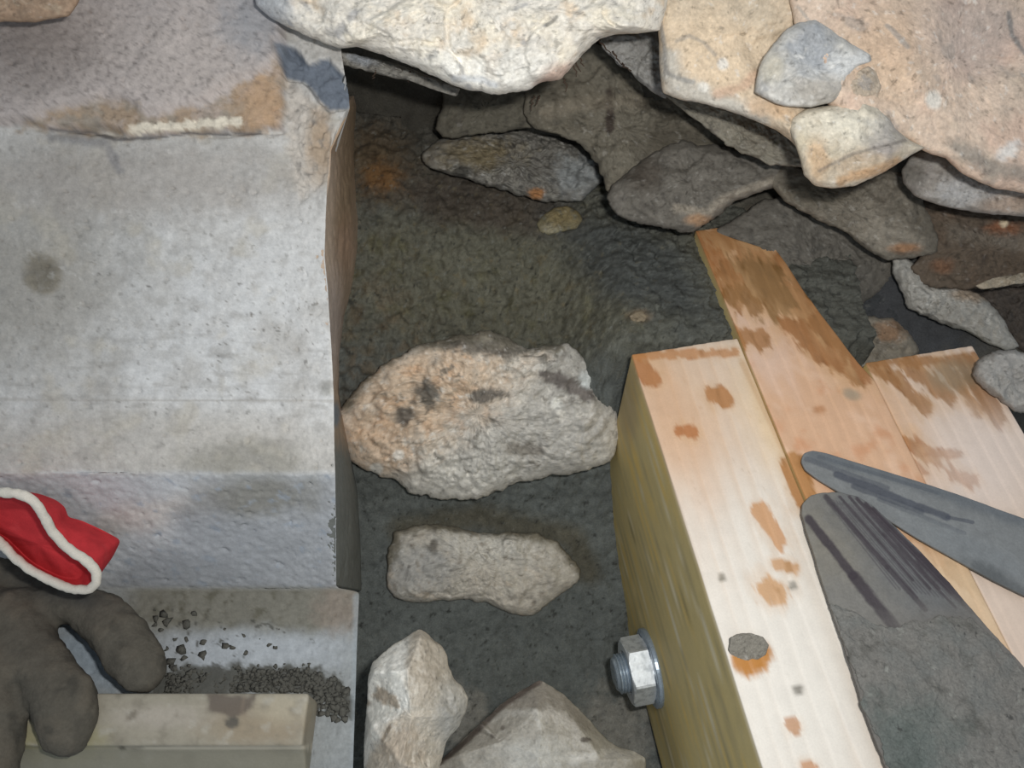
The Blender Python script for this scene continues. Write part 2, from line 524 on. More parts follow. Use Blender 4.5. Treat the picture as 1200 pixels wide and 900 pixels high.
    p.mix((128, 118, 112), up * .6 * p.blob(30, 60, 70, 50, soft=.8, rag=.4, size=.02))
    lip = p.poly([(20, 150), (50, 140), (100, 128), (130, 115), (150, 118), (175, 138), (200, 135), (240, 126), (270, 105), (290, 92), (310, 88), (318, 70), (330, 68), (334, 100), (332, 156), (260, 157), (150, 160), (60, 153)], 6, 14, .009, 4)
    p.mix((162, 136, 106), lip * .85 * (.55 + .45 * p.nz(.006, -.3, .2, seed=71))); p.mix((146, 136, 122), lip * .8 * p.nz(.009, -.1, .4, seed=21))
    p.mix((190, 150, 108), lip * .7 * p.blob(308, 122, 24, 36, soft=.6))
    p.mix((222, 210, 188), .95 * p.line([(152, 154), (178, 150), (215, 148), (250, 143), (278, 142)], 5, soft=.4, rag=1.6, size=.005))
    p.mix((96, 92, 92), .8 * p.line([(60, 152), (110, 156), (135, 164), (190, 160), (225, 156), (262, 158), (305, 156)], 2.2, soft=.5, rag=.7, size=.006))  # thin shadow below the lip, painted into the colour
    p.mix((124, 122, 124), .6 * p.line([(60, 160), (125, 168), (140, 200)], 5, soft=.7, rag=.6))
    cc = p.poly([(335, 90), (372, 120), (388, 130), (392, 210), (352, 235), (335, 160)], 8, 8)
    p.mix((186, 176, 164), cc * .8); p.mix((160, 134, 104), cc * .75 * p.blob(378, 165, 18, 40, soft=.6)); p.mix((120, 116, 112), cc * .6 * p.nz(.004, .15, .5, seed=22))
    p.mix((98, 108, 122), .95 * p.poly([(322, 50), (345, 55), (362, 76), (385, 68), (402, 90), (414, 112), (408, 128), (385, 130), (374, 117), (358, 97), (334, 92)], 3, 3))
    p.mix((140, 146, 154), .6 * p.blob(300, 20, 40, 40, soft=.7, rag=.4))
    # riser
    ris = sstep(549, 561, p.py + 3 * fbm(p.P, .01, 3, .5, 31)) * (1 - sstep(684, 694, p.py))
    p.mix((186, 189, 192), ris * .9)
    p.mix((194, 186, 178), ris * .75 * p.line([(130, 612), (200, 598), (250, 585)], 16, soft=.8, rag=.4, size=.015))
    p.mix((150, 153, 158), ris * .7 * p.poly([(200, 605), (245, 560), (395, 560), (395, 700), (120, 700), (150, 660), (210, 640)], 14, 8, .02))  # soft diagonal shadow across the riser, painted as darker colour
    p.mix((128, 124, 112), ris * .75 * p.blob(300, 580, 70, 24, soft=.6, rag=.5, size=.012))
    p.mix((150, 160, 172), ris * .7 * p.nz(.006, .25, .6, seed=24))
    # ledge
    led = sstep(684, 694, p.py)
    p.mix((140, 144, 144), led * .95)
    p.mix((116, 112, 98), led * .9 * (1 - sstep(725, 752, p.py + 12 * fbm(p.P, .02, 3, .5, 33))) * sstep(110, 170, p.px + 20 * fbm(p.P, .02, 3, .5, 35)))
    p.mix((88, 84, 68), led * .75 * p.nz(.005, .1, .5, seed=25) * p.blob(270, 712, 120, 26, soft=.6))
    p.mix((172, 178, 184), led * .7 * p.blob(290, 762, 110, 22, soft=.6, rag=.6, size=.012))
    p.mix((140, 126, 112), led * .7 * p.blob(400, 715, 30, 26, soft=.6, rag=.6))
    p.mix((150, 168, 184), led * .6 * p.blob(105, 770, 50, 40, soft=.6, rag=.4))
    p.mix((82, 81, 74), led * .95 * p.line([(190, 801), (290, 796), (360, 800), (392, 812), (400, 824)], 18, soft=.25, rag=.9, size=.006, seed=41))
    p.mix((78, 77, 70), led * .9 * p.nz(.003, .45, .6, 3, seed=42) * p.blob(250, 745, 120, 40, soft=.5))
    p.mix((150, 160, 166), led * .5 * p.line([(419, 700), (416, 900)], 5, soft=.6))
    p.var(.0016, .15, 3, seed=3); p.var(.012, .08, seed=4); p.var(.004, .10, 3, seed=9)
    p.c *= (1 - .32 * up * p.nz(.0022, .15, .6, 3, seed=61))[:, None]
    p.r -= .2 * led
    o = put('stone_block', V, F, p.rgba(), M_slab)
    tag(o, 'large worn grey stone block with a stepped front ledge at the left', 'stone block')
    return o


block = build_block()


def block_side():
    """broken brown return face of the block where it meets the mortar"""
    top = [(407, 112), (408, 122), (398, 145), (386, 170), (381, 250), (380, 300), (384, 340), (388, 400), (391, 458), (392, 500), (393, 555), (394, 620), (394, 686)]
    bot = [(414, 112), (417, 125), (416, 150), (415, 180), (418, 238), (420, 262), (418, 300), (413, 335), (403, 372), (397, 415), (397, 462), (408, 520), (418, 575), (422, 640), (423, 692)]
    nt = 460; nw = 50

    def byy(A):
        A = np.array(A, float); y = np.linspace(A[0, 1], A[-1, 1], nt); return np.c_[np.interp(y, A[:, 1], A[:, 0]), y]
    a = byy(top); b = byy(bot)
    w = np.linspace(0, 1, nw)
    PA = np.where((a[:, 1] < 555)[:, None], on_plane(a[:, 0] - 1.2, a[:, 1], FRONT, N_TOP), on_plane(a[:, 0] - 1.2, a[:, 1], FRONT, N_RIS)) - N_TOP * (.0004 + .0042 * (1 - sstep(200, 245, a[:, 1])))[:, None]
    # the foot of the face lies deeper, at the mortar
    dep = np.array([min(hit_mortar(q[0], q[1]), .43) for q in b])
    for _ in range(30): dep[1:-1] = (dep[:-2] + 2 * dep[1:-1] + dep[2:]) / 4
    PB = at(b[:, 0] + .5, b[:, 1], dep + .004)
    T = PA[None] * (1 - w[:, None, None]) + PB[None] * w[:, None, None]
    Q = T.reshape(-1, 3)
    T = (Q + (.0012 * fbm(Q, .02, 3, .5, 3) + .0006 * fbm(Q, .005, 3, .5, 4))[:, None] * np.array([.8, 0, .5]) * np.repeat(np.sin(w * math.pi) ** .5, nt)[:, None]).reshape(T.shape)
    V, F, n = solidify_grid(T, np.array([-.02, 0, -.004]))
    p = Paint(V, (168, 142, 116), .8)
    p.mix((188, 166, 144), .8 * p.line([(384, 190), (382, 300), (390, 440)], 8, soft=.8, rag=.4))
    p.mix((150, 124, 92), .8 * p.line([(412, 130), (410, 200), (404, 260)], 10, soft=.8, rag=.4))
    p.mix((172, 134, 104), .6 * p.blob(405, 285, 9, 30, soft=.7))
    p.mix((176, 160, 150), .8 * p.blob(392, 380, 10, 60, soft=.7))
    p.mix((104, 124, 140), .8 * p.blob(393, 486, 6, 14, soft=.4))
    p.mix((112, 117, 114), .95 * sstep(498, 540, p.py + 8 * fbm(p.P, .01, 3, .5, 8)))
    p.var(.004, .12, 3, seed=5, stretch=(1, .25, .25)); p.var(.003, .2, 4, seed=15)
    s = put('side_face', V, F, p.rgba(), M_slab, block)
    s['label'] = 'brown clay-stained side face of the block'


block_side()

# ------------------------------------------------------------------ timbers
ANG = math.radians(-79.6)
BD = np.array([math.cos(ANG), math.sin(ANG), 0])        # along the grain, towards the viewer
BW = np.array([-BD[1], BD[0], 0])                       # across, to the right
BO = on_plane(740., 415., (0, 0, 0), ZUP)


def rbox(L, W, H, res, r):
    """rounded box surface points; local 0..L, 0..W, -H..0 ; returns V,F welded"""
    nL, nW, nH = [max(2, int(q / s) + 1) for q, s in zip((L, W, H), res)]

    def ax(q, n):
        k = np.array([0, r * .4, r, ]); inner = np.linspace(r, q - r, n)
        return np.unique(np.r_[k, inner, q - k])
    a, b, c = ax(L, nL), ax(W, nW), ax(H, nH)
    Vs = []; Fs = []; o = 0
    for f in range(6):
        A, B = [(a, b), (a, b), (a, c), (a, c), (b, c), (b, c)][f]
        u, v = np.meshgrid(A, B, indexing='ij')
        z = np.zeros_like(u)
        G = [np.stack([u, v, z], -1), np.stack([u, v, z - H], -1), np.stack([u, z, -v], -1), np.stack([u, z + W, -v], -1), np.stack([z, u, -v], -1), np.stack([z + L, u, -v], -1)][f]
        Vs.append(G.reshape(-1, 3)); Fs.append(grid_faces(len(A), len(B), flip=f in (1, 2, 5)) + o); o += u.size
    V = np.concatenate(Vs); F = np.concatenate(Fs)
    key = np.round(V / 1e-6).astype(np.int64)
    _, ia, inv = np.unique(key, axis=0, return_index=True, return_inverse=True)
    V = V[ia]; F = inv.ravel()[F]
    lo = np.array([r, r, -H + r]); hi = np.array([L - r, W - r, -r])
    q = np.clip(V, lo, hi); d = V - q; l = np.linalg.norm(d, axis=1, keepdims=True)
    V = np.where(l > 1e-9, q + d / np.maximum(l, 1e-9) * r, V)
    return V, F


def grain(U, Wd, seed, freq=.007, warp=.006):
    Q = np.stack([U * .08, Wd, U * 0 + seed], 1)
    ph = (Wd + warp * fbm(Q, .03, 2, .5, seed)) / freq
    t = ph - np.floor(ph)
    return sstep(.35, .95, t) * (1 - sstep(.95, 1.0, t))


def board(offset, start, length, width, label, top_paint, seed, z=0.0, clip=None, depth=.18):
    V, F = rbox(length, width, depth, (.0016, .0006, .004), .0008)
    U, Wd, D = V[:, 0].copy(), V[:, 1].copy(), V[:, 2].copy()
    if clip is not None:
        V = clip(V.copy()); U, Wd = V[:, 0], V[:, 1]
    O = BO + BW * offset + BD * start + np.array([0, 0, z])
    W_ = O + V[:, :1] * BD + V[:, 1:2] * BW + np.array([[0, 0, 1.]]) * V[:, 2:]
    top = sstep(-.0012, -.0004, D)
    W_[:, 2] += top * (.00035 * fbm(W_, .02, 3, .5, seed) - .00025 * grain(U, Wd, seed))
    p = Paint(W_, (221, 209, 195), .62); p.Q = np.stack([U * .3, Wd, D], 1); p.sat = .96
    side = sstep(.0009, .0003, Wd) if False else 1 - sstep(.0003, .0009, Wd)
    g = grain(U, Wd, seed)
    fib = fbm(np.stack([U * .03, Wd, D], 1), .0018, 4, .6, seed + 3)
    p.mix((204, 172, 140), .38 * g * sstep(-.6, .5, fbm(np.stack([U * .15, Wd, D], 1), .012, 2, .5, seed + 30)))
    p.mix((206, 196, 184), .5 * sstep(.1, .6, fbm(W_, .012, 4, .6, seed + 31))); p.mix((176, 160, 142), .5 * sstep(.42, .62, fbm(W_, .0035, 4, .6, seed + 33)))
    p.c *= (1 + .05 * fib)[:, None]
    top_paint(p, U, Wd, D)
    # sides: green-brown weathered, sawn streaks
    notop = 1 - top
    fs = fbm(np.stack([U * .05, Wd, D], 1), .004, 4, .65, seed + 6)
    p.mix((206, 186, 128), notop)
    p.mix((228, 194, 106), notop * .85 * sstep(0, .6, fs)); p.mix((158, 146, 112), notop * .8 * sstep(.1, .8, -fs))
    fs2 = fbm(np.stack([U * .02, Wd, D], 1), .0012, 3, .6, seed + 8)
    p.mix((240, 232, 206), notop * .65 * sstep(.3, .7, fs2)); p.mix((116, 104, 72), notop * .65 * sstep(.4, .9, -fs2))
    p.mix((150, 126, 96), notop * .5 * p.blob(735, 470, 14, 50, soft=.6))
    p.r = np.where(notop > .5, .6, p.r)
    # broken white streaks of scraped fibre
    o = put('timber_beam', W_, [F], p.rgba(), M_wood, base=(O[0], O[1], -depth))
    tag(o, label, 'beam', 'bolted timber beams')
    return o


def stain(p, pts, w, k=1., c=(164, 100, 34), seed=0, rag=.5):
    c = np.array(c) * np.array([.93, .83, .62])
    m = p.line(pts, w * 1.1, soft=.22, rag=rag + .5, size=.0045, seed=seed)
    p.mix(c, k * m, .42); p.mix(np.array(c) * .8, .6 * m * sstep(.1, .5, fbm(p.Q, .004, 3, .6, seed + 40)), .4)
    p.mix((206, 164, 118), .35 * k * p.line(pts, w * 1.7, soft=.5, rag=rag + .4, size=.006, seed=seed + 7))


def paint1(p, U, Wd, D):
    p.mix((214, 172, 132), .6 * p.blob(800, 470, 90, 90, soft=.8, rag=.5, size=.02))
    p.mix((208, 162, 122), .5 * p.blob(790, 500, 30, 120, -20, soft=.8, rag=.7, size=.012))
    p.mix((228, 192, 140), .6 * p.blob(905, 490, 30, 80, -22, soft=.8, rag=.4, size=.012))
    p.mix((230, 224, 214), .75 * p.blob(920, 800, 110, 180, -20, soft=.7, rag=.4, size=.02))
    stain(p, [(745, 420), (762, 440)], 11, .9, (170, 104, 36)); stain(p, [(742, 417), (860, 413)], 4.5, .7, (190, 130, 70), 1)
    stain(p, [(836, 462), (850, 468)], 8, .9, (176, 118, 58), 2); stain(p, [(797, 504), (812, 507)], 6, .95, (180, 104, 40), 3)
    stain(p, [(925, 545), (940, 590)], 9, .95, (176, 120, 44), 4)
    stain(p, [(893, 600), (912, 635)], 9, .75, (206, 150, 86), 5); stain(p, [(910, 660), (930, 666)], 6, .7, (206, 156, 96), 6)
    stain(p, [(900, 690), (910, 695)], 13, .75, (206, 160, 104), 7); stain(p, [(928, 850), (930, 853)], 7, .7, (190, 130, 70), 8); stain(p, [(946, 897), (952, 900)], 6, .7, (196, 130, 60), 9)
    p.mix((184, 124, 56), p.blob(880, 768, 25, 21, soft=.2, rag=.5, size=.005, seed=4), .5)
    p.mix((130, 122, 108), .9 * p.blob(846, 677, 5, 5, soft=.5)); p.mix((128, 122, 112), .9 * p.blob(936, 808, 6, 5, soft=.5, rag=.6))
    p.mix((126, 122, 112), .8 * p.blob(929, 687, 5, 5, soft=.5))
    p.mix((196, 160, 120), .6 * p.line([(870, 425), (905, 500), (935, 560)], 3.5, soft=.6))


def paint2(p, U, Wd, D):
    p.c[:] = p.c * .0 + lin((214, 172, 138)) * (1 + .06 * fbm(np.stack([U * .05, Wd, D], 1), .003, 4, .6, 4))[:, None]
    p.mix((224, 186, 156), .8 * p.nz(.012, 0, .5, seed=5)); p.mix((204, 146, 106), .7 * p.nz(.014, .1, .6, seed=6))
    p.mix((222, 190, 168), .8 * p.blob(890, 400, 25, 60, -30, soft=.6, rag=.5))
    stain(p, [(820, 278), (880, 285), (915, 320)], 14, .95, (150, 104, 48), 1, .6)
    stain(p, [(880, 310), (935, 350), (965, 400), (1005, 430)], 19, 1, (146, 94, 36), 2, .6)
    stain(p, [(880, 320), (910, 350)], 22, .95, (118, 92, 52), 3, .7)
    stain(p, [(815, 285), (835, 300), (860, 330)], 9, .9, (158, 98, 36), 4, .8)
    stain(p, [(822, 300), (845, 355), (865, 405)], 7, .9, (166, 106, 46), 5, .8)
    stain(p, [(850, 320), (868, 350)], 10, .8, (150, 100, 46), 6, 1.); stain(p, [(876, 395), (895, 400)], 9, .8, (160, 108, 50), 7, .8)
    stain(p, [(925, 380), (960, 410), (985, 425)], 9, .9, (150, 92, 32), 8, .8); stain(p, [(860, 345), (890, 360)], 10, .8, (140, 104, 60), 9, 1.)
    stain(p, [(960, 375), (990, 412)], 10, .9, (146, 96, 40), 10); stain(p, [(1003, 425), (1012, 440)], 8, .8, (150, 90, 34), 11)
    p.mix((150, 140, 120), .7 * p.blob(998, 462, 11, 6, 15, soft=.5)); p.mix((170, 110, 60), .6 * p.blob(960, 480, 7, 5, soft=.5))
    stain(p, [(930, 540), (945, 580)], 8, .9, (182, 128, 52), 12)
    stain(p, [(1120, 670), (1150, 690), (1165, 705)], 10, .9, (170, 112, 44), 13, .8); stain(p, [(1075, 620), (1100, 650)], 12, .6, (190, 130, 70), 14)
    p.mix((222, 196, 160), .7 * p.blob(1150, 700, 90, 80, soft=.7))


def paint3(p, U, Wd, D):
    p.c[:] = p.c * .0 + lin((218, 196, 178)) * (1 + .05 * fbm(np.stack([U * .05, Wd, D], 1), .003, 4, .6, 7))[:, None]
    p.mix((214, 170, 130), .7 * p.blob(1045, 500, 30, 80, -30, soft=.7, rag=.5))
    for i, (a, b, w) in enumerate([((1030, 426), (1085, 480), 7), ((1065, 426), (1110, 465), 9), ((1100, 426), (1150, 480), 8), ((1130, 426), (1170, 490), 10), ((1015, 426), (1050, 450), 6), ((1012, 424), (1142, 422), 5)]):
        stain(p, [a, b], w, .85, (150, 104, 58), 20 + i, .8)
    p.mix((150, 136, 112), .6 * p.blob(1120, 440, 30, 18, soft=.6, rag=.6))
    stain(p, [(1062, 518), (1095, 540), (1120, 560), (1140, 562)], 8, .95, (168, 110, 54), 31, .8); stain(p, [(1085, 532), (1125, 532)], 5, .9, (168, 112, 56), 32, .8); stain(p, [(1070, 540), (1085, 555)], 4, .8, (172, 112, 56), 33, .8)
    p.mix((226, 210, 200), .5 * p.blob(1150, 540, 60, 60, soft=.7))


s2 = np.dot(on_plane(812., 271., (0, 0, 0), ZUP) - BO, BD)


def clip2(V):
    # worn, rounded far-right corner of the middle beam
    O2 = BO + BW * .0512 + BD * s2
    q = np.array([(836, 267), (862, 268), (886, 274), (905, 288), (922, 310), (940, 338), (960, 366), (985, 398), (1006, 426)], float)
    P = on_plane(q[:, 0], q[:, 1], (0, 0, 0), ZUP) - O2
    u = P @ BD; v = np.minimum(P @ BW, .0515); o = np.argsort(u)
    u, v = u[o], v[o]
    u = np.r_[u, u[-1] + .01]; v = np.r_[v, .0515]
    V[:, 1] *= np.interp(V[:, 0], u, v) / .0515
    return V


b1 = board(0, 0, .30, .0505, 'pale timber beam nearest the gap with a bolt through its side', paint1, 3)
board(.0512, s2, .30 - s2, .0515, 'orange-tinged middle timber beam reaching furthest back under the rocks', paint2, 5, z=.0006, clip=clip2)
s3 = np.dot(on_plane(1008., 425., (0, 0, 0), ZUP) - BO, BD)
board(.1032, s3, .30 - s3, .052, 'pinkish timber beam at the far right beside the round grey stone', paint3, 9, z=-.0004)

# bolt through the first beam -------------------------------------------------
FN = -BW                                                # outward normal of the exposed side
ctr = on_plane(np.array(764.), np.array(782.), BO, FN)
e1 = nrm(BD); e2 = np.cross(FN, e1)
zc = float(np.dot(ctr - CAMP, VF)); mm = zc / FPX
bolt = empty('hex_bolt', ctr)
tag(bolt, 'zinc plated bolt end with nut and washer on the beam side', 'bolt')


def lathe(profile, n, ang0=0, hexed=None):
    """profile: (axial, radius); returns verts in the bolt frame"""
    th = np.linspace(0, 2 * math.pi, n, endpoint=False) + ang0
    R = []
    for a, r in profile:
        rr = np.full(n, r)
        R.append(ctr + FN * a + (np.cos(th)[:, None] * e1 + np.sin(th)[:, None] * e2) * rr[:, None])
    V = np.concatenate(R + [[ctr + FN * profile[0][0]], [ctr + FN * profile[-1][0]]])
    m = len(profile); F4 = grid_faces(m, n, wrap=True)
    k = np.arange(n); k2 = (k + 1) % n
    T1 = np.stack([np.full(n, m * n), k, k2], 1); T2 = np.stack([np.full(n, m * n + 1), (m - 1) * n + k2, (m - 1) * n + k], 1)
    return V, [F4[:, ::-1], T1[:, ::-1], T2[:, ::-1]]


def zinc(V, c=(176, 188, 196), r=.32):
    p = Paint(V, c, r); p.var(.003, .12, 3, seed=2); p.r += .12 * fbm(V, .003, 3, .6, 5)
    return p.rgba()


RW = 45 * mm
V, F = lathe([(0, RW * .4), (0, RW), (.0008, RW * 1.01), (.0022, RW), (.0026, RW * .97), (.0026, RW * .4)], 72)
w_ = put('washer', V, F, zinc(V, (150, 166, 182), .3), M_zinc, bolt, smooth=False)
AF = 34 * mm  # half across flats
th = np.linspace(0, 2 * math.pi, 96, endpoint=False)
to_cam = CAMP - ctr; A0 = math.atan2(np.dot(to_cam, e2), np.dot(to_cam, e1))
hexr = AF / np.cos(((th - A0 + math.pi / 6) % (math.pi / 3)) - math.pi / 6)
rows = []
HN = .0142
for a in np.linspace(.0026, HN, 26):
    cone = AF * 1.03 + (AF * .16) * np.minimum(1, np.minimum((HN - a), (a - .0026) * 3) / .0016)
    rr = np.minimum(hexr, cone)
    rows.append(ctr + FN * a + (np.cos(th)[:, None] * e1 + np.sin(th)[:, None] * e2) * rr[:, None])
for r_, a in ((AF * .97, HN), (AF * .74, HN), (AF * .68, HN - .0012), (AF * .6, HN - .0012)):
    rows.append(ctr + FN * a + (np.cos(th)[:, None] * e1 + np.sin(th)[:, None] * e2) * r_)
V = np.concatenate(rows); F = [grid_faces(len(rows), 96, wrap=True)[:, ::-1]]
pn = Paint(V, (212, 218, 222), .42)
pn.mix((150, 158, 164), .6 * pn.nz(.003, -.1, .5, seed=3)); pn.mix((216, 220, 220), .5 * pn.nz(.002, .2, .6, seed=6)); pn.r += .12 * fbm(V, .002, 3, .6, 5)
nut = put('hex_nut', V, F, pn.rgba(), M_zinc, bolt, smooth=False)
pr = []
RS = AF * .66
a = HN - .0012
while a < .0180:
    pr += [(a, RS * .9), (a + .0005, RS), (a + .0010, RS), (a + .0015, RS * .9)]; a += .0016
pr += [(a, RS * .88), (a + .0012, RS * .78), (a + .0016, RS * .6)]
V, F = lathe([(HN - .006, RS * .9)] + pr, 64)
put('threaded_end', V, F, zinc(V, (160, 176, 190), .28), M_zinc, bolt, smooth=False)

# ------------------------------------------------------------------ trowels
def plate(name, outline, zf, thick, center, parent, paint, mat, edge=.6, nr=150, nth=760, bump=.0003, seed=0, dome=0.0):
    ol = np.asarray(outline, float); c = np.asarray(center, float)
    o = soften(densify(ol, nth), 3)
    s = np.linspace(0, 1, nr + 1)[1:]
    Pq = on_plane(o[:, 0], o[:, 1], (0, 0, zf), ZUP)
    if edge:
        Pq[:, :2] += (edge * .0004 * fbm(Pq, .006, 4, .6, seed))[:, None] * nrm(Pq - Pq.mean(0))[:, :2]
    cw = on_plane(c[0], c[1], (0, 0, zf), ZUP)
    T = cw + s[:, None, None] * (Pq - cw)[None]
    Q = T.reshape(-1, 3)
    h = (bump * fbm(Q, .006, 4, .6, seed)).reshape(nr, nth) * sstep(0, .02, 1 - s)[:, None] + dome * (1 - s ** 2)[:, None]
    T = T + h[..., None] * ZUP
    lowr = T[-1] - np.array([0, 0, thick])
    V = np.concatenate([[T[0].mean(0)], T.reshape(-1, 3), lowr, [lowr.mean(0)]])
    F4 = grid_faces(nr + 1, nth, wrap=True) + 1
    k = np.arange(nth); k2 = (k + 1) % nth
    T1 = np.stack([np.zeros(nth, int), 1 + k, 1 + k2], 1); last = 1 + nr * nth
    T2 = np.stack([np.full(nth, last + nth), last + k2, last + k], 1)
    e = o - c
    if (e[:, 0] * np.roll(e[:, 1], -1) - e[:, 1] * np.roll(e[:, 0], -1)).sum() > 0:
        F4 = F4[:, ::-1]; T1 = T1[:, ::-1]; T2 = T2[:, ::-1]
    p = Paint(V, (120, 117, 111), .55); paint(p)
    return put(name, V, [F4, T1, T2], p.rgba(), mat, parent)


def tube(path, rad, n=14, cap=True):
    path = np.asarray(path, float); m = len(path); rad = np.broadcast_to(rad, (m,))
    tg = nrm(np.gradient(path, axis=0)); ref = np.array([0, 0, 1.]) if abs(tg[0][2]) < .9 else np.array([1., 0, 0])
    R = []; a = nrm(np.cross(tg[0], ref))
    th = np.linspace(0, 2 * math.pi, n, endpoint=False)
    for i in range(m):
        a = nrm(a - tg[i] * np.dot(a, tg[i])); b = np.cross(tg[i], a)
        R.append(path[i] + rad[i] * (np.cos(th)[:, None] * a + np.sin(th)[:, None] * b))
    V = np.concatenate(R + [path[:1], path[-1:]]); F4 = grid_faces(m, n, wrap=True)
    k = np.arange(n); k2 = (k + 1) % n
    return V, [F4, np.stack([np.full(n, m * n), k2, k], 1), np.stack([np.full(n, m * n + 1), (m - 1) * n + k, (m - 1) * n + k2], 1)]


def streaks(p, lines, c=(62, 54, 60)):
    for i, (a, b, w, k) in enumerate(lines):
        p.mix(c, k * p.line([a, b], w, soft=.35, rag=.3, size=.004, seed=i), .4)


def ptrowel1(p):
    p.mix((126, 120, 108), .8 * p.blob(985, 625, 45, 50, soft=.6, rag=.3))
    p.mix((96, 98, 100), .8 * p.line([(1010, 590), (1100, 690), (1150, 740)], 40, soft=.7, rag=.3))
    streaks(p, [((948, 608), (1000, 675), 5, .9), ((1000, 675), (1050, 736), 6.5, .9), ((968, 582), (1040, 665), 3, .8), ((1040, 665), (1085, 715), 3, .7),
                ((984, 582), (1070, 680), 1.6, .8), ((995, 582), (1090, 690), 1.6, .8), ((1004, 584), (1100, 690), 2, .85), ((1014, 590), (1115, 695), 2.2, .9), ((1022, 598), (1080, 655), 4, .9), ((1080, 655), (1140, 712), 7, .95), ((1035, 625), (1120, 712), 1.6, .7), ((975, 590), (1075, 700), 1.4, .6)])
    for q in np.linspace(0, 1, 16):
        p.mix((78, 72, 76), .55 * p.line([(965 + 55 * q, 583 + 14 * q), (1050 + 75 * q, 690 + 14 * q)], .8, soft=.6, rag=.5, seed=int(q * 90)))
    p.mix((112, 108, 103), sstep(690, 760, p.py + .25 * (p.px - 1050) + 25 * fbm(p.P, .015, 3, .5, 3)), .8)
    p.var(.004, .12, seed=7); p.r += .1


T1 = empty('trowel', on_plane(np.array(1080.), np.array(780.), (0, 0, .005), ZUP))
tag(T1, 'wide mortar-covered trowel blade lying on the beams in the lower right corner', 'trowel')
ol1 = [(941, 590), (950, 581), (965, 577), (985, 577), (1005, 582), (1022, 592), (1050, 618), (1080, 648), (1112, 682), (1145, 722), (1180, 760), (1230, 815), (1300, 900), (1340, 985), (1250, 1040), (1150, 1030), (1085, 1010),
       (1061, 950), (1042, 905), (1020, 850), (1008, 815), (996, 775), (988, 750), (975, 715), (963, 678), (953, 645), (945, 620), (940, 602)]
plate('blade', ol1, .0062, .0016, (1080, 780), T1, ptrowel1, M_mud, edge=1.3, nr=170, nth=820, bump=.0002, seed=3)


def pcrust(p):
    p.mix((112, 113, 109), .8 * p.nz(.012, -.2, .5, seed=3)); p.mix((88, 86, 80), .7 * p.nz(.008, .1, .6, seed=5)); p.mix((146, 146, 138), .6 * p.nz(.003, .4, .7, seed=6))
    p.mix((84, 98, 94), .6 * p.blob(1060, 870, 60, 50, soft=.7, rag=.5)); p.mix((60, 60, 58), .7 * p.nz(.003, .5, .7, seed=9)); p.r += .2


plate('mortar_crust', [(972, 706), (1005, 720), (1040, 738), (1075, 728), (1110, 722), (1140, 726), (1178, 762), (1228, 818), (1290, 900), (1320, 970), (1240, 1020), (1150, 1015), (1092, 1000),
                       (1062, 945), (1044, 903), (1022, 850), (1009, 815), (998, 775), (989, 750)], .0068, .0008, (1090, 840), T1, pcrust, M_mortar, edge=7, nr=130, nth=640, bump=.0012, seed=5, dome=.0007)
hp = on_plane(np.array([1290., 1330.]), np.array([985., 1050.]), (0, 0, .008), ZUP)
d_ = nrm(hp[1] - hp[0])
pth = np.array([hp[0], hp[0] + d_ * .02, hp[0] + d_ * .035 + ZUP * .012, hp[0] + d_ * .045 + ZUP * .03, hp[0] + d_ * .07 + ZUP * .034])
V, F = tube(densify(pth, 24, False), .004); put('shank', V, F, Paint(V, (110, 108, 104), .5).rgba(), M_mud, T1)
hh = pth[-1] + np.linspace(0, 1, 20)[:, None] * d_ * .11
V, F = tube(hh, .011 + .004 * np.sin(np.linspace(0, math.pi, 20)), 20); put('handle', V, F, Paint(V, (150, 110, 70), .5).rgba(), M_wood, T1)


def ptrowel2(p):
    p.c[:] = lin((122, 124, 124))
    streaks(p, [((945, 538), (1040, 572), 3, .5), ((980, 556), (1110, 606), 4, .75), ((1000, 570), (1080, 600), 3, .6), ((1110, 606), (1140, 612), 2, .6), ((960, 535), (1100, 578), 2, .5), ((1030, 585), (1130, 625), 2.5, .4)], (66, 70, 82))
    p.mix((92, 98, 104), .7 * p.line([(955, 532), (1050, 556), (1210, 612)], 9, soft=.7)); p.mix((122, 126, 128), .7 * p.blob(1130, 640, 80, 14, 24, soft=.7, rag=.5))
    p.mix((70, 74, 76), .6 * p.blob(1170, 680, 40, 10, 30, soft=.6, rag=.6)); p.var(.004, .13, seed=7)


T2 = empty('trowel', on_plane(np.array(1150.), np.array(630.), (0, 0, .002), ZUP))
tag(T2, 'narrow grey trowel blade behind and partly under the wide trowel', 'trowel')
plate('blade', [(939, 540), (942, 531), (952, 528), (968, 531), (1000, 541), (1040, 553), (1085, 567), (1130, 582), (1170, 597), (1215, 613), (1290, 650), (1340, 700), (1330, 745), (1270, 730),
                (1200, 697), (1165, 680), (1120, 655), (1075, 630), (1040, 608), (1010, 590), (985, 577), (960, 562), (944, 550)], .0032, .0016, (1130, 630), T2, ptrowel2, M_mud, edge=.4, nr=150, nth=700, bump=.0002, seed=8)
hp = on_plane(np.array([1325., 1390.]), np.array([722., 760.]), (0, 0, .004), ZUP); d_ = nrm(hp[1] - hp[0])
pth = np.array([hp[0] - d_ * .01, hp[0] + d_ * .01, hp[0] + d_ * .02 + ZUP * .012, hp[0] + d_ * .03 + ZUP * .025, hp[0] + d_ * .05 + ZUP * .028])
V, F = tube(densify(pth, 24, False), .0035); put('shank', V, F, Paint(V, (110, 108, 104), .5).rgba(), M_mud, T2)
hh = pth[-1] + np.linspace(0, 1, 20)[:, None] * d_ * .1
V, F = tube(hh, .010 + .003 * np.sin(np.linspace(0, math.pi, 20)), 20); put('handle', V, F, Paint(V, (150, 110, 70), .5).rgba(), M_wood, T2)

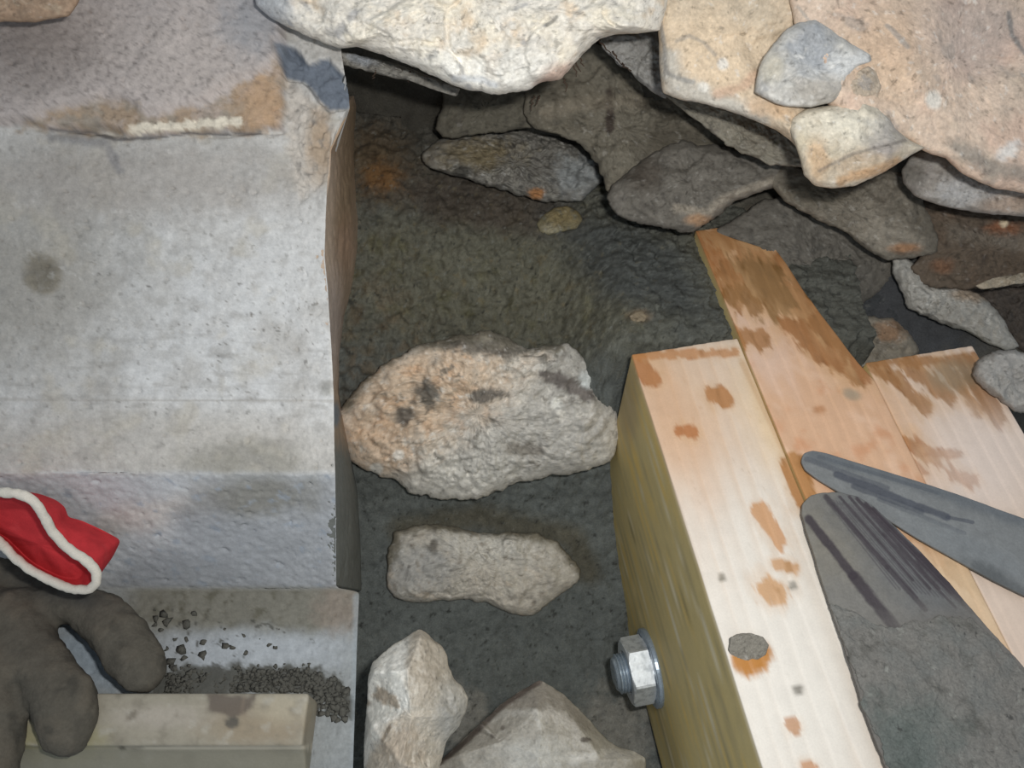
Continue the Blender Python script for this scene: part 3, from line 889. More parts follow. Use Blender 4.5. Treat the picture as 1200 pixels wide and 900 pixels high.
# grey dab of mortar on the first beam
zd = float(np.dot(on_plane(np.array(877.), np.array(762.), (0, 0, 0), ZUP) - CAMP, VF))
dab = stone('mortar_dab', [(855, 748), (864, 742), (880, 742), (894, 746), (901, 756), (897, 768), (888, 778), (874, 780), (860, 774), (854, 762)], zd - .0004, bulge=.0016, back=.0006, rough=.0006, lump=.0004, lsize=.006,
            mat=M_mortar, base_col=(136, 130, 118), face_n=(0, 0, 1), edge=1.5, tilt=(0, -.0))
tag(dab, 'small grey dab of mortar on the pale beam above the bolt', 'mortar dab')

# ------------------------------------------------------------------ wooden batten on the ledge
def build_batten():
    zt = LED + .018
    A = on_plane(np.array([10., 362., 366., 18.]), np.array([812., 812., 874., 882.]), (0, 0, zt), ZUP)
    ex = nrm(A[1] - A[0]); 
    Lb = .19; O = A[1] - ex * Lb
    ey = nrm(np.cross(ZUP, ex)); Wb = abs(np.dot(A[2] - A[1], ey))
    V, F = rbox(Lb, Wb, .0172, (.0012, .0008, .0008), .0012)
    V[:, 1] += sstep(Wb * .75, Wb, V[:, 1]) * .010 * sstep(-.001, -.0172, V[:, 2])
    W_ = O + V[:, :1] * ex - V[:, 1:2] * ey + V[:, 2:] * ZUP
    p = Paint(W_, (152, 144, 126), .6)
    fb = fbm(np.stack([V[:, 0] * .08, V[:, 1], V[:, 2]], 1), .004, 4, .6, 2)
    p.c *= (1 + .1 * fb)[:, None]
    p.mix((146, 126, 96), .6 * p.blob(300, 850, 60, 22, soft=.7, rag=.5)); p.mix((170, 160, 146), .7 * p.blob(190, 840, 50, 14, soft=.6, rag=.6))
    p.mix((148, 140, 84), .6 * p.blob(60, 870, 60, 22, soft=.6, rag=.5)); p.mix((178, 166, 140), .6 * p.blob(330, 830, 30, 16, soft=.7))
    p.mix((122, 114, 98), .6 * p.nz(.008, .1, .6, seed=12)); p.mix((172, 166, 152), .5 * p.nz(.005, .25, .6, seed=13)); p.var(.0015, .1, 3, seed=14)
    p.mix((96, 84, 74), .85 * p.poly([(242, 814), (300, 814), (292, 832), (275, 842), (255, 836), (244, 826)], 3, 6, .006)); p.mix((130, 114, 96), .5 * p.line([(285, 816), (285, 838)], 2))
    p.mix((84, 80, 72), .9 * p.blob(272, 846, 9, 7, soft=.3, rag=.6)); p.mix((110, 100, 84), .7 * p.blob(155, 838, 8, 4, -45, soft=.4)); p.mix((90, 84, 70), .9 * p.blob(143, 877, 4, 3, soft=.4))
    p.mix((196, 186, 164), .7 * p.line([(170, 877), (364, 876)], 2, soft=.6, rag=.5))
    p.mix((132, 128, 110), .75 * sstep(876, 880, p.py))
    o = put('wood_batten', W_, [F], p.rgba(), M_wood)
    tag(o, 'short pale wooden batten lying on the ledge beneath the glove', 'batten')


build_batten()

# crumbs of mortar on the ledge
def build_crumbs():
    Vs = []; Fs = []; o = 0
    ico = [(0, 0, 1), (.89, 0, .45), (.28, .85, .45), (-.72, .53, .45), (-.72, -.53, .45), (.28, -.85, .45), (.72, .53, -.45), (-.28, .85, -.45), (-.89, 0, -.45), (-.28, -.85, -.45), (.72, -.53, -.45), (0, 0, -1)]
    tri = [(0, 1, 2), (0, 2, 3), (0, 3, 4), (0, 4, 5), (0, 5, 1), (1, 6, 2), (2, 7, 3), (3, 8, 4), (4, 9, 5), (5, 10, 1), (2, 6, 7), (3, 7, 8), (4, 8, 9), (5, 9, 10), (1, 10, 6), (6, 11, 7), (7, 11, 8), (8, 11, 9), (9, 11, 10), (10, 11, 6)]
    ico = np.array(ico); tri = np.array(tri)
    pts = []
    for _ in range(900):
        t = rng.random(); x = 195 + 205 * t; y = np.interp(x, [195, 290, 360, 400], [801, 798, 800, 818]) + rng.normal(0, 8)
        pts.append((x, min(y, 809) if x < 368 else y, rng.uniform(.00025, .0010)))
    for _ in range(110):
        pts.append((rng.uniform(368, 408), 822 + rng.normal(0, 10), rng.uniform(.0003, .0013)))
    for _ in range(26):
        pts.append((rng.uniform(180, 330), rng.uniform(710, 790), rng.uniform(.0004, .0011)))
    for (x, y, r) in [(192, 720, .0014), (195, 728, .0013), (218, 731, .0015), (238, 752, .0012), (238, 768, .0014), (212, 761, .0016), (265, 757, .0012), (272, 759, .0014), (200, 775, .0014), (205, 783, .0013)]:
        pts.append((x, y, r))
    for x, y, r in pts:
        c = on_plane(np.array(float(x)), np.array(float(y)), (0, 0, LED + r * .3), ZUP)
        v = ico * (1 + .35 * rng.normal(size=(12, 1))) * r * np.array([1.3, 1.2, .25]) + c
        Vs.append(v); Fs.append(tri + o); o += 12
    V = np.concatenate(Vs)
    p = Paint(V, (90, 88, 80), .9); p.var(.004, .25, seed=2)
    ob = put('mortar_crumbs', V, [np.concatenate(Fs)], p.rgba(), M_mortar)
    tag(ob, 'dark crumbs of mortar scattered along the ledge behind the batten', 'crumbs', kind='stuff')


build_crumbs()

# ------------------------------------------------------------------ work glove
def sphere_pts(n=24, m=16):
    V = []; th = np.linspace(0, math.pi, m + 1); ph = np.linspace(0, 2 * math.pi, n, endpoint=False)
    V = np.stack([np.outer(np.sin(th), np.cos(ph)), np.outer(np.sin(th), np.sin(ph)), np.outer(np.cos(th), np.ones(n))], -1).reshape(-1, 3)
    return V, grid_faces(m + 1, n, wrap=True)


def surfZ(x, y):
    P = slab_point(np.array(float(x)), np.array(float(y)))
    return float(np.dot(P - CAMP, VF))


def glove_body(parent):
    Vs = []; Fs = []; o = 0
    sv, sf = sphere_pts()

    def ball(x, y, rpx, lift, flat=.8):
        nonlocal o
        Z = surfZ(x, y); r = rpx * Z / FPX
        c = at(np.array(float(x)), np.array(float(y)), Z - lift)
        n = nrm(CAMP - c)
        v = sv * r; v = v - np.outer(v @ n, n) * (1 - flat) + c
        Vs.append(v); Fs.append(sf + o); o += len(v)

    def chain(ps):
        ps = np.array(ps, float)
        d = np.r_[0, np.cumsum(np.linalg.norm(np.diff(ps[:, :2], axis=0), axis=1))]
        for t in np.arange(0, d[-1], 3.0):
            ball(*[np.interp(t, d, ps[:, k]) for k in range(5)])
    # digits
    chain([(60, 708, 22, .017, .8), (92, 708, 22, .017, .8), (118, 722, 27, .016, .8), (140, 746, 29, .016, .8), (158, 772, 29, .015, .8), (167, 785, 26, .015, .8)])
    chain([(20, 725, 36, .018, .75), (32, 762, 33, .020, .75), (58, 798, 30, .021, .75), (76, 822, 34, .021, .75), (80, 845, 31, .020, .75), (80, 860, 26, .019, .75)])
    chain([(-20, 735, 42, .020, .75), (-12, 790, 40, .022, .75), (-6, 840, 34, .022, .75), (-14, 890, 32, .020, .75), (-18, 930, 30, .02, .75)])
    chain([(-70, 740, 44, .02, .75), (-80, 800, 40, .022, .75), (-90, 880, 36, .022, .75)])
    # palm
    chain([(-60, 690, 42, .013, .5), (0, 692, 36, .013, .5), (50, 700, 24, .013, .5), (96, 706, 20, .013, .5)])
    chain([(-70, 730, 46, .016, .55), (0, 735, 42, .017, .55), (18, 736, 32, .017, .55)])
    V = np.concatenate(Vs); F = np.concatenate(Fs)
    me = mesh_np('glove_hull', V, [F])
    ob = bpy.data.objects.new('glove_hull', me); COL.objects.link(ob)
    m = ob.modifiers.new('r', 'REMESH'); m.mode = 'VOXEL'; m.voxel_size = .0011
    m2 = ob.modifiers.new('s', 'SMOOTH'); m2.factor = .5; m2.iterations = 9
    dg = bpy.context.evaluated_depsgraph_get(); ev = ob.evaluated_get(dg); em = ev.to_mesh()
    V = np.empty(len(em.vertices) * 3, np.float32); em.vertices.foreach_get('co', V); V = V.reshape(-1, 3).astype(float)
    nn = np.empty(len(em.vertices) * 3, np.float32); em.vertices.foreach_get('normal', nn); nn = nn.reshape(-1, 3)
    F = np.array([tuple(p.vertices) for p in em.polygons if len(p.vertices) == 4])
    ev.to_mesh_clear(); bpy.data.objects.remove(ob)
    V = V + nn * (.0012 * fbm(V, .012, 3, .5, 3) + .0004 * fbm(V, .003, 3, .6, 5))[:, None]
    p = Paint(V, (88, 83, 73), .95)
    p.var(.002, .14, 3, seed=8); p.mix((100, 92, 79), .6 * p.nz(.012, -.1, .5, seed=3)); p.mix((62, 60, 54), .6 * p.nz(.008, .1, .6, seed=5)); p.mix((60, 62, 62), .6 * p.blob(70, 690, 60, 14, 15, soft=.7))
    put('glove_shell', V, [F], p.rgba(), M_glove, parent)


glove = empty('work_glove', at(np.array(40.), np.array(740.), surfZ(40, 740)))
tag(glove, 'dirty grey work glove with a red cuff lying over the ledge', 'glove')
glove_body(glove)


def glove_cuff(parent):
    rim_px = [(-60, 590), (-30, 580), (0, 577), (18, 578), (33, 583), (45, 593), (53, 608), (61, 623), (74, 638), (92, 651), (106, 661), (113, 671), (113, 683), (104, 691), (90, 691), (74, 687), (52, 677), (34, 667), (18, 654), (4, 640), (-12, 624), (-45, 606)]
    lift = [.020, .021, .022, .023, .024, .025, .026, .027, .028, .028, .027, .026, .025, .024, .023, .022, .021, .021, .020, .020, .020, .020]
    base_px = [(-66, 586), (-30, 574), (0, 573), (20, 574), (48, 579), (66, 586), (76, 594), (80, 606), (96, 610), (122, 622), (142, 633), (132, 653), (118, 672), (100, 690), (86, 692), (70, 690), (50, 680), (30, 669), (14, 657), (0, 644), (-14, 628), (-52, 608)]
    lift = [q + .008 for q in lift]
    bl = [.006, .006, .007, .009, .011, .012, .012, .012, .012, .010, .008, .008, .010, .014, .015, .014, .013, .012, .012, .012, .012, .010]
    N = 220
    R = densify(np.c_[rim_px, lift], N); B = densify(np.c_[base_px, bl], N)
    # align by index fraction of the control points rather than arc length
    def byidx(A):
        A = np.asarray(A, float); A = np.r_[A, A[:1]]; t = np.linspace(0, len(A) - 1, N, endpoint=False)
        return soften(np.stack([np.interp(t, np.arange(len(A)), A[:, k]) for k in range(3)], 1), 6)
    R = byidx(np.c_[rim_px, lift]); B = byidx(np.c_[base_px, bl])
    def lifted(A):
        return np.stack([at(a[0], a[1], surfZ(a[0], min(a[1], 640)) - a[2]) for a in A])
    PR = lifted(R); PB = lifted(B)
    I = R.copy(); cen = R[:, :2].mean(0); I[:, :2] = cen + (R[:, :2] - cen) * .72 + np.array([4, 3]); I[:, 2] = R[:, 2] - .009
    PI_ = lifted(I); ci = PI_.mean(0)
    rows = []
    for t in np.linspace(0, 1, 34):
        q = PB * (1 - t) + PR * t
        q = q + (math.sin(t * math.pi) * .0022) * nrm(CAMP - q); rows.append(q)
    for t in np.linspace(0, 1, 24)[1:]:
        rows.append(PR * (1 - t) + PI_ * t)
    for t in np.linspace(0, 1, 16)[1:-1]:
        rows.append(PI_ * (1 - t) + ci * t)
    G = np.stack(rows)
    Q = G.reshape(-1, 3)
    amp = np.repeat(np.r_[.4, np.ones(len(rows) - 1)], N)
    Q = Q + (amp * (.0018 * fbm(Q, .02, 2, .5, 5) + .0008 * fbm(Q, .007, 2, .5, 6)))[:, None] * nrm(CAMP - Q.mean(0))
    V = np.r_[Q, [ci]]
    F = grid_faces(len(rows), N, wrap=True); k = np.arange(N); lo = (len(rows) - 1) * N
    T_ = np.stack([lo + k, np.full(N, len(Q)), lo + (k + 1) % N], 1)
    p = Paint(V, (200, 28, 38), .9)
    p.mix((176, 20, 32), .6 * p.nz(.01, 0, .6, seed=3)); p.mix((214, 52, 56), .5 * p.nz(.006, .2, .7, seed=4))
    c = put('cuff', V, [F, T_], p.rgba(), M_cloth, parent); c['label'] = 'red cloth cuff'
    Vt, Ft = tube(np.r_[PR, PR[:2]] + nrm(CAMP - PR.mean(0)) * .0006, .00165, 12)
    Vt = Vt + (.0003 * fbm(Vt, .003, 2, .5, 3))[:, None]
    pt = Paint(Vt, (206, 198, 184), .9)
    h = put('hem_piping', Vt, Ft, pt.rgba(), M_cloth, c); h['label'] = 'white hem piping'


glove_cuff(glove)

# ------------------------------------------------------------------ stones
def rock(name, label, outline, Z, cat='stone', group=None, **k):
    group = group or {'wall_rock': 'rocks of the rough wall above and behind', 'bedded_stone': 'stones bedded in the mortar', 'loose_stone': 'loose stones at the bottom', 'pebble': 'pebbles in the mortar'}.get(name)
    o = stone(name, outline, Z, **k); tag(o, label, cat, group); return o


# bedded stones -------------------------------------------------------------
def p_big(p):
    p.mix((200, 172, 140), .8 * p.blob(500, 455, 110, 60, -20, soft=.6, rag=.7, size=.01)); p.mix((206, 166, 126), .6 * p.nz(.01, .05, .5, seed=3) * p.blob(480, 470, 120, 80, soft=.5))
    p.mix((206, 174, 140), .7 * p.blob(445, 530, 50, 30, 30, soft=.6, rag=.7)); p.mix((172, 168, 160), .8 * p.blob(640, 520, 90, 60, soft=.5, rag=.5, size=.015)); p.mix((200, 196, 186), .8 * p.blob(530, 560, 80, 22, -10, soft=.6, rag=.6))
    p.mix((150, 146, 138), .7 * p.blob(680, 440, 50, 40, soft=.6, rag=.6)); p.mix((218, 212, 200), .7 * p.nz(.006, .3, .6, seed=5)); p.mix((116, 110, 100), .75 * p.nz(.007, .3, .55, seed=6))
    p.mix((92, 88, 80), .85 * p.blob(560, 405, 75, 10, 8, soft=.5, rag=.9)); p.mix((92, 88, 80), .9 * p.blob(500, 462, 16, 16, soft=.4, rag=.9)); p.mix((100, 94, 86), .9 * p.blob(568, 462, 18, 9, soft=.4, rag=.8)); p.mix((104, 96, 90), .9 * p.line([(640, 440), (665, 450), (690, 462)], 8, soft=.4, rag=.8)); p.mix((98, 92, 84), .9 * p.blob(474, 488, 12, 10, soft=.4, rag=.8))
    p.mix((104, 98, 82), .9 * p.line([(402, 470), (425, 436), (470, 402), (540, 388), (600, 396), (650, 402)], 12, soft=.7, rag=.9)); p.mix((230, 226, 216), .8 * p.blob(467, 533, 7, 6, soft=.3)); p.mix((226, 222, 212), .8 * p.blob(441, 549, 8, 6, soft=.3)); p.mix((226, 224, 214), .7 * p.blob(652, 473, 7, 7, soft=.4)); p.mix((120, 112, 100), .7 * p.line([(600, 525), (630, 528)], 7, soft=.6, rag=.8))
    p.mix((200, 206, 204), .7 * p.blob(688, 445, 10, 10, soft=.4, rag=.6)); p.var(.0025, .14, seed=7)


rock('bedded_stone', 'largest orange-stained pale stone bedded in mortar mid-gap', [(394, 488), (400, 478), (420, 452), (440, 432), (470, 415), (500, 402), (540, 392), (570, 388), (592, 394), (620, 408), (645, 404), (665, 402), (682, 416), (700, 432), (705, 455), (716, 470), (727, 490), (724, 520), (716, 540), (690, 550), (660, 556), (630, 562), (600, 568), (575, 580), (558, 586), (520, 584), (480, 578), (462, 562), (440, 556), (420, 548), (404, 528), (397, 508)],
     0, bed=.0105, center=(560, 485), bulge=.018, back=.028, lump=.0045, lsize=.025, rough=.0030, crag=.004, facet=.004, fsize=.016, edge=5, gain=1.12, paint=p_big, base_col=(200, 194, 182), pw=3, pb=.5, seed=3)


def p_mid(p):
    p.mix((188, 182, 168), .7 * p.nz(.01, -.1, .5, seed=3)); p.mix((206, 202, 192), .6 * p.blob(580, 640, 60, 26, soft=.7, rag=.6)); p.mix((160, 160, 158), .7 * p.blob(490, 665, 40, 30, soft=.6, rag=.5)); p.mix((140, 130, 116), .7 * p.nz(.006, .3, .6, seed=6))
    p.mix((90, 84, 74), .8 * p.blob(508, 640, 6, 7, soft=.4, rag=.7)); p.mix((112, 104, 84), .85 * p.line([(452, 660), (465, 620), (500, 613), (600, 622), (655, 632), (682, 665)], 8, soft=.7, rag=.9)); p.mix((196, 176, 150), .5 * p.nz(.012, .2, .6, seed=9)); p.var(.0025, .12, seed=7)


rock('bedded_stone', 'smaller plain grey stone bedded in mortar just in front of the largest', [(452, 665), (455, 640), (464, 622), (480, 617), (500, 614), (530, 616), (560, 625), (600, 624), (630, 624), (652, 634), (668, 652), (682, 668), (676, 684), (660, 694), (645, 708), (622, 722), (598, 720), (575, 708), (550, 702), (520, 704), (490, 706), (462, 702), (454, 690)],
     0, bed=.003, center=(565, 664), bulge=.012, back=.024, lump=.003, lsize=.02, rough=.0022, crag=.003, facet=.003, fsize=.014, edge=4, gain=1.08, paint=p_mid, base_col=(184, 176, 162), pw=3, seed=8)


def p_back(p):
    p.mix((134, 130, 120), .8 * p.nz(.008, -.1, .4, seed=3)); p.mix((76, 74, 70), .85 * p.nz(.005, .15, .45, seed=4)); p.mix((128, 122, 110), .7 * p.blob(510, 185, 20, 16, soft=.6)); p.mix((170, 112, 50), .85 * p.blob(628, 226, 9, 7, soft=.5, rag=.8)); p.mix((120, 104, 66), .7 * p.blob(560, 180, 40, 16, soft=.7, rag=.9)); p.mix((160, 158, 152), .6 * p.nz(.004, .4, .6, seed=6)); p.mix((72, 70, 64), .9 * p.blob(542, 201, 11, 7, soft=.4, rag=.8))
    p.mix((136, 140, 140), .8 * p.blob(680, 205, 28, 24, soft=.6, rag=.6))


rock('bedded_stone', 'dark pitted stone half sunk at the back of the mortar bed', [(492, 181), (505, 170), (522, 160), (545, 155), (570, 152), (600, 149), (620, 150), (640, 152), (662, 160), (684, 168), (700, 182), (711, 200), (704, 215), (692, 226), (680, 236), (660, 236), (640, 238), (620, 232), (596, 226), (572, 218), (548, 210), (525, 204), (505, 198), (496, 190)],
     0, bed=.006, center=(605, 192), bulge=.012, back=.025, lump=.003, lsize=.015, rough=.0035, crag=.003, facet=.004, fsize=.010, edge=4, paint=p_back, base_col=(112, 108, 100), seed=11)


def p_peb(p):
    p.mix((150, 142, 116), .8 * p.blob(645, 268, 10, 6, soft=.5)); p.mix((134, 116, 72), .7 * p.blob(662, 250, 22, 14, soft=.6, rag=.7)); p.mix((104, 104, 92), .6 * p.nz(.004, .1, .5, seed=4))


rock('pebble', 'ochre pebble in the mortar below the dark pitted stone', [(628, 262), (636, 252), (650, 243), (664, 241), (678, 248), (684, 258), (676, 268), (660, 272), (644, 276), (632, 272)], 0, bed=.0012, bulge=.004, back=.008, lump=.001, rough=.001, lsize=.01, paint=p_peb, base_col=(112, 104, 76), seed=4)
rock('pebble', 'small tan pebble in the mortar left of the middle beam', [(737, 370), (744, 364), (754, 364), (760, 370), (756, 377), (746, 379), (739, 376)], 0, bed=-.0008, bulge=.003, back=.006, lump=.0006, rough=.0006, lsize=.01, base_col=(140, 124, 98), seed=5)


# loose stones at the bottom -----------------------------------------------------
def p_l1(p):
    p.mix((232, 230, 222), .9 * p.poly([(424, 788), (455, 758), (480, 745), (476, 790), (480, 830), (450, 850), (440, 880), (415, 910)], 5, 6, .008)); p.mix((156, 136, 112), .8 * p.line([(445, 815), (462, 822)], 8, soft=.4, rag=.9)); p.mix((140, 122, 100), .8 * p.blob(427, 824, 9, 4, soft=.5)); p.mix((176, 158, 136), .7 * p.blob(470, 875, 26, 30, soft=.6, rag=.5)); p.mix((164, 150, 130), .6 * p.blob(500, 780, 22, 40, soft=.7, rag=.4)); p.mix((152, 154, 152), .6 * p.blob(530, 840, 20, 40, soft=.6)); p.mix((214, 206, 192), .5 * p.nz(.005, .25, .6, seed=5)); p.var(.004, .08, seed=6)
    p.mix((110, 96, 80), .7 * p.line([(458, 850), (448, 868)], 2, soft=.6))


zl1 = hit_mortar(490, 800)
rock('loose_stone', 'pale angular loose stone standing against the block at the bottom', [(432, 790), (437, 777), (448, 766), (460, 756), (477, 746), (491, 737), (500, 741), (508, 750), (518, 757), (524, 768), (526, 782), (533, 796), (543, 806), (548, 818), (545, 836), (538, 852), (528, 862), (520, 880), (515, 900), (508, 945), (460, 965), (424, 950), (426, 900), (426, 870), (428, 850), (430, 818)],
     .350, center=(484, 840), ctrl=[(478, 790, .022), (481, 835, .026), (470, 890, .026), (438, 850, .014), (505, 800, .016), (525, 840, .010), (492, 750, .010), (440, 790, .010), (500, 900, .016)], bulge=.008, back=.06, lump=.0016, lsize=.015, rough=.0014, crag=.0025, edge=2, gain=1.18, paint=p_l1, base_col=(196, 186, 170), seed=21, tilt=(0, -.003))


def p_l2(p):
    p.mix((150, 142, 130), .9 * p.poly([(540, 862), (575, 835), (605, 812), (632, 797), (660, 812), (690, 845), (700, 862), (640, 836), (625, 832), (570, 842), (560, 860)], 3, 3, .006)); p.mix((204, 200, 190), .7 * p.line([(560, 850), (590, 836), (628, 833), (634, 852)], 4, soft=.7, rag=.7)); p.mix((196, 190, 180), .7 * p.line([(640, 835), (665, 848), (682, 868)], 7, soft=.7, rag=.9)); p.mix((204, 200, 192), .8 * p.line([(670, 890), (700, 884), (752, 886)], 5, soft=.7, rag=.9)); p.mix((196, 194, 186), .6 * p.blob(625, 885, 40, 20, soft=.6, rag=.6))
    p.mix((96, 88, 80), .9 * p.blob(687, 867, 6, 3, soft=.3, rag=.6)); p.mix((120, 112, 102), .8 * p.blob(577, 863, 3, 3, soft=.4)); p.mix((120, 112, 102), .8 * p.blob(589, 853, 3, 3, soft=.4)); p.mix((92, 80, 72), .9 * p.line([(500, 905), (545, 870), (590, 826), (632, 799)], 3.5, soft=.6, rag=.3)); p.var(.004, .07, seed=6)


rock('loose_stone', 'wide flat-topped loose stone at the bottom beside the bolted beam', [(500, 905), (522, 886), (545, 864), (568, 843), (590, 823), (612, 808), (632, 797), (646, 804), (660, 814), (676, 828), (692, 846), (712, 868), (724, 876), (742, 880), (756, 888), (757, 905), (755, 960), (630, 985), (490, 960)],
     .382, center=(630, 885), ctrl=[(630, 833, .017), (565, 850, .010), (540, 885, .012), (590, 870, .019), (635, 860, .024), (630, 895, .028), (690, 872, .018), (700, 890, .020), (735, 890, .012), (560, 920, .016), (690, 930, .02), (665, 838, .011)], bulge=.004, back=.04, lump=.0012, lsize=.018, rough=.0009, edge=1.4, gain=1.1, speck=.6, paint=p_l2, base_col=(172, 166, 154), seed=25, tilt=(0, -.004), sharp=1)

# ------------------------------------------------------------------ rock wall above and behind
def build_back():
    xs = np.linspace(280, 1400, 330); zs = np.linspace(-160, 470, 200)
    X, Y = np.meshgrid(xs, zs, indexing='ij')
    Zw = .438 - .022 * sstep(700, 770, X) + .09 * sstep(215, 300, Y) * (1 - sstep(790, 870, X)) - .00026 * np.clip(210 - Y, 0, 999) - .00006 * np.clip(Y - 210, 0, 999) + .02 * (1 - sstep(330, 480, X)) - .008 * sstep(900, 1100, X)
    T = at(X, Y, Zw)[:, ::-1]; Q = T.reshape(-1, 3)
    h = .008 * fbm(Q, .05, 3, .5, 3) + .002 * fbm(Q, .01, 4, .6, 5)
    Q = Q + h[:, None] * nrm([0, -.8, .6])
    V, F, n = solidify_grid(Q.reshape(T.shape), np.array([0, .05, -.02]))
    p = Paint(V, (92, 88, 78), .9); p.mix((72, 68, 60), .8 * p.nz(.02, 0, .5, seed=4)); p.mix((92, 84, 70), .6 * p.nz(.012, .1, .6, seed=6))
    p.mix((60, 57, 50), .8 * p.blob(450, 130, 110, 50, soft=.5)); p.mix((66, 68, 72), .9 * p.blob(1050, 370, 120, 70, soft=.4)); p.var(.005, .2, seed=8)
    o = put('wall_back', V, F, p.rgba(), M_mortar); tag(o, 'dark earthy back of the hollow behind the stones', 'wall', kind='structure')


build_back()


def gen(c2, c3, k2=.7, k3=.6, s2=.015, s3=.006, extra=None, seed=0):
    def f(p):
        p.mix(c2, k2 * p.nz(s2, -.1, .5, seed=seed + 1)); p.mix(c3, k3 * p.nz(s3, .15, .55, seed=seed + 2))
        if extra: extra(p)
        p.var(.0025, .12, seed=seed + 5)
    return f


def x_cream(p):
    p.mix((214, 186, 150), .7 * p.nz(.016, .1, .55, seed=13)); p.mix((240, 238, 230), .6 * p.blob(560, 85, 90, 25, soft=.7, rag=.5)); p.mix((150, 150, 152), .7 * sstep(.83, .95, ridged(p.P, .03, 3, 5))); p.mix((160, 168, 180), .7 * p.blob(318, 10, 26, 30, soft=.7)); p.mix((196, 160, 140), .8 * p.blob(650, 88, 22, 12, -30, soft=.6, rag=.5)); p.mix((170, 176, 184), .6 * p.line([(532, 92), (560, 92), (580, 100)], 4, soft=.7)); p.mix((140, 132, 118), .5 * p.nz(.003, .35, .6, seed=15)); p.mix((128, 124, 116), .8 * p.line([(640, 30), (648, 25), (652, 20)], 2))
    p.mix((186, 182, 180), .5 * p.nz(.01, .1, .6, seed=18) * p.blob(680, 10, 80, 50, soft=.6))


rock('wall_rock', 'bright cream rock overhanging the gap at the top', [(290, -60), (296, -20), (302, 6), (320, 24), (352, 38), (378, 50), (400, 57), (420, 54), (440, 62), (470, 72), (500, 85), (528, 98), (556, 107), (590, 111), (618, 106), (632, 97), (655, 93), (667, 80), (684, 62), (700, 46), (722, 40), (748, 39), (772, 36), (780, 10), (784, -30), (780, -80), (540, -110), (330, -90)],
     .312, center=(550, -5), bulge=.020, back=.05, lump=.007, lsize=.035, rough=.0026, crag=.004, facet=.005, fsize=.025, edge=3, paint=gen((232, 220, 196), (206, 196, 178), extra=x_cream, seed=1), base_col=(224, 216, 202), tilt=(0, .0), pw=5, pb=.5, seed=31, cat='rock')


def x_beige(p):
    p.mix((224, 196, 160), .7 * p.blob(830, 70, 60, 50, soft=.7, rag=.4, size=.02)); p.mix((186, 182, 172), .8 * p.line([(782, 70), (790, 100), (840, 122), (890, 135)], 14, soft=.7, rag=.6)); p.mix((200, 162, 132), .7 * p.line([(840, 110), (870, 102), (885, 88)], 6, soft=.7, rag=.5)); p.mix((232, 226, 214), .8 * p.blob(824, 102, 7, 6, soft=.4)); p.mix((232, 226, 216), .8 * p.blob(847, 75, 6, 7, soft=.4)); p.mix((150, 146, 140), .8 * p.line([(760, 10), (774, 26), (778, 50), (780, 85), (795, 92), (812, 96)], 2.5, soft=.6, rag=.5)); p.mix((160, 150, 138), .6 * p.line([(793, 48), (808, 42), (825, 50), (838, 64)], 2.2, soft=.7))
    p.mix((208, 170, 128), .7 * p.blob(900, 128, 30, 10, 15, soft=.6, rag=.5))


rock('wall_rock', 'smooth beige rock between the cream rock and the pinkish rock', [(762, -70), (770, -20), (774, 20), (776, 50), (777, 80), (780, 106), (800, 113), (830, 119), (860, 128), (885, 137), (905, 146), (922, 158), (936, 172), (944, 165), (946, 130), (948, 90), (962, 50), (990, 10), (1000, -40), (990, -90), (860, -100)],
       .318, grow=1.05, center=(860, 40), bulge=.011, back=.05, lump=.006, lsize=.04, rough=.0011, facet=.003, fsize=.035, edge=1.5, paint=gen((206, 182, 150), (190, 168, 138), extra=x_beige, seed=3), base_col=(206, 186, 158), pw=7, seed=35, cat='rock', tilt=(0, .0))


def x_pink(p):
    p.mix((196, 164, 142), .75 * p.nz(.025, -.05, .45, seed=13)); p.mix((170, 152, 142), .7 * p.blob(1120, 40, 90, 40, soft=.7, rag=.6, size=.02)); p.mix((200, 168, 134), .7 * p.blob(1040, 60, 50, 60, soft=.7, rag=.5, size=.02)); p.mix((214, 208, 196), .8 * p.blob(1094, 116, 9, 11, soft=.4)); p.mix((206, 202, 196), .8 * p.blob(1182, 176, 13, 9, -40, soft=.5, rag=.8)); p.mix((110, 108, 106), .8 * p.line([(1182, 15), (1186, 40), (1200, 62)], 3, soft=.6, rag=.5)); p.mix((150, 142, 132), .7 * p.line([(935, 8), (948, 24)], 2)); p.mix((150, 142, 134), .7 * p.line([(1040, 30), (1055, 45), (1064, 55)], 3)); p.mix((214, 200, 184), .6 * p.nz(.004, .4, .6, seed=16)); p.mix((150, 138, 128), .6 * p.nz(.01, .25, .6, seed=17)); p.mix((130, 122, 112), .8 * p.line([(1120, 172), (1160, 195), (1200, 205)], 10, soft=.7, rag=.8))


rock('wall_rock', 'large pinkish rock filling the top right corner', [(925, -60), (934, 0), (942, 40), (955, 80), (970, 110), (990, 135), (1020, 150), (1045, 160), (1062, 158), (1085, 172), (1108, 180), (1128, 198), (1160, 212), (1200, 220), (1270, 226), (1330, 100), (1290, -80), (1100, -100)],
     .322, gain=1.2, grow=1.05, center=(1115, 70), bulge=.014, back=.05, lump=.006, lsize=.04, rough=.0013, facet=.003, fsize=.04, edge=2, paint=gen((184, 164, 144), (200, 178, 154), extra=x_pink, seed=5), base_col=(196, 172, 150), pw=7, seed=37, cat='rock', tilt=(.006, .0))


def x_nub(p):
    p.mix((214, 214, 212), .8 * p.blob(985, 82, 40, 18, -15, soft=.6, rag=.6)); p.mix((158, 162, 168), .75 * p.blob(950, 55, 26, 26, soft=.6, rag=.8, size=.008)); p.mix((170, 160, 146), .7 * p.blob(970, 105, 40, 16, soft=.6, rag=.5)); p.mix((196, 186, 164), .7 * p.blob(905, 80, 14, 16, soft=.6))


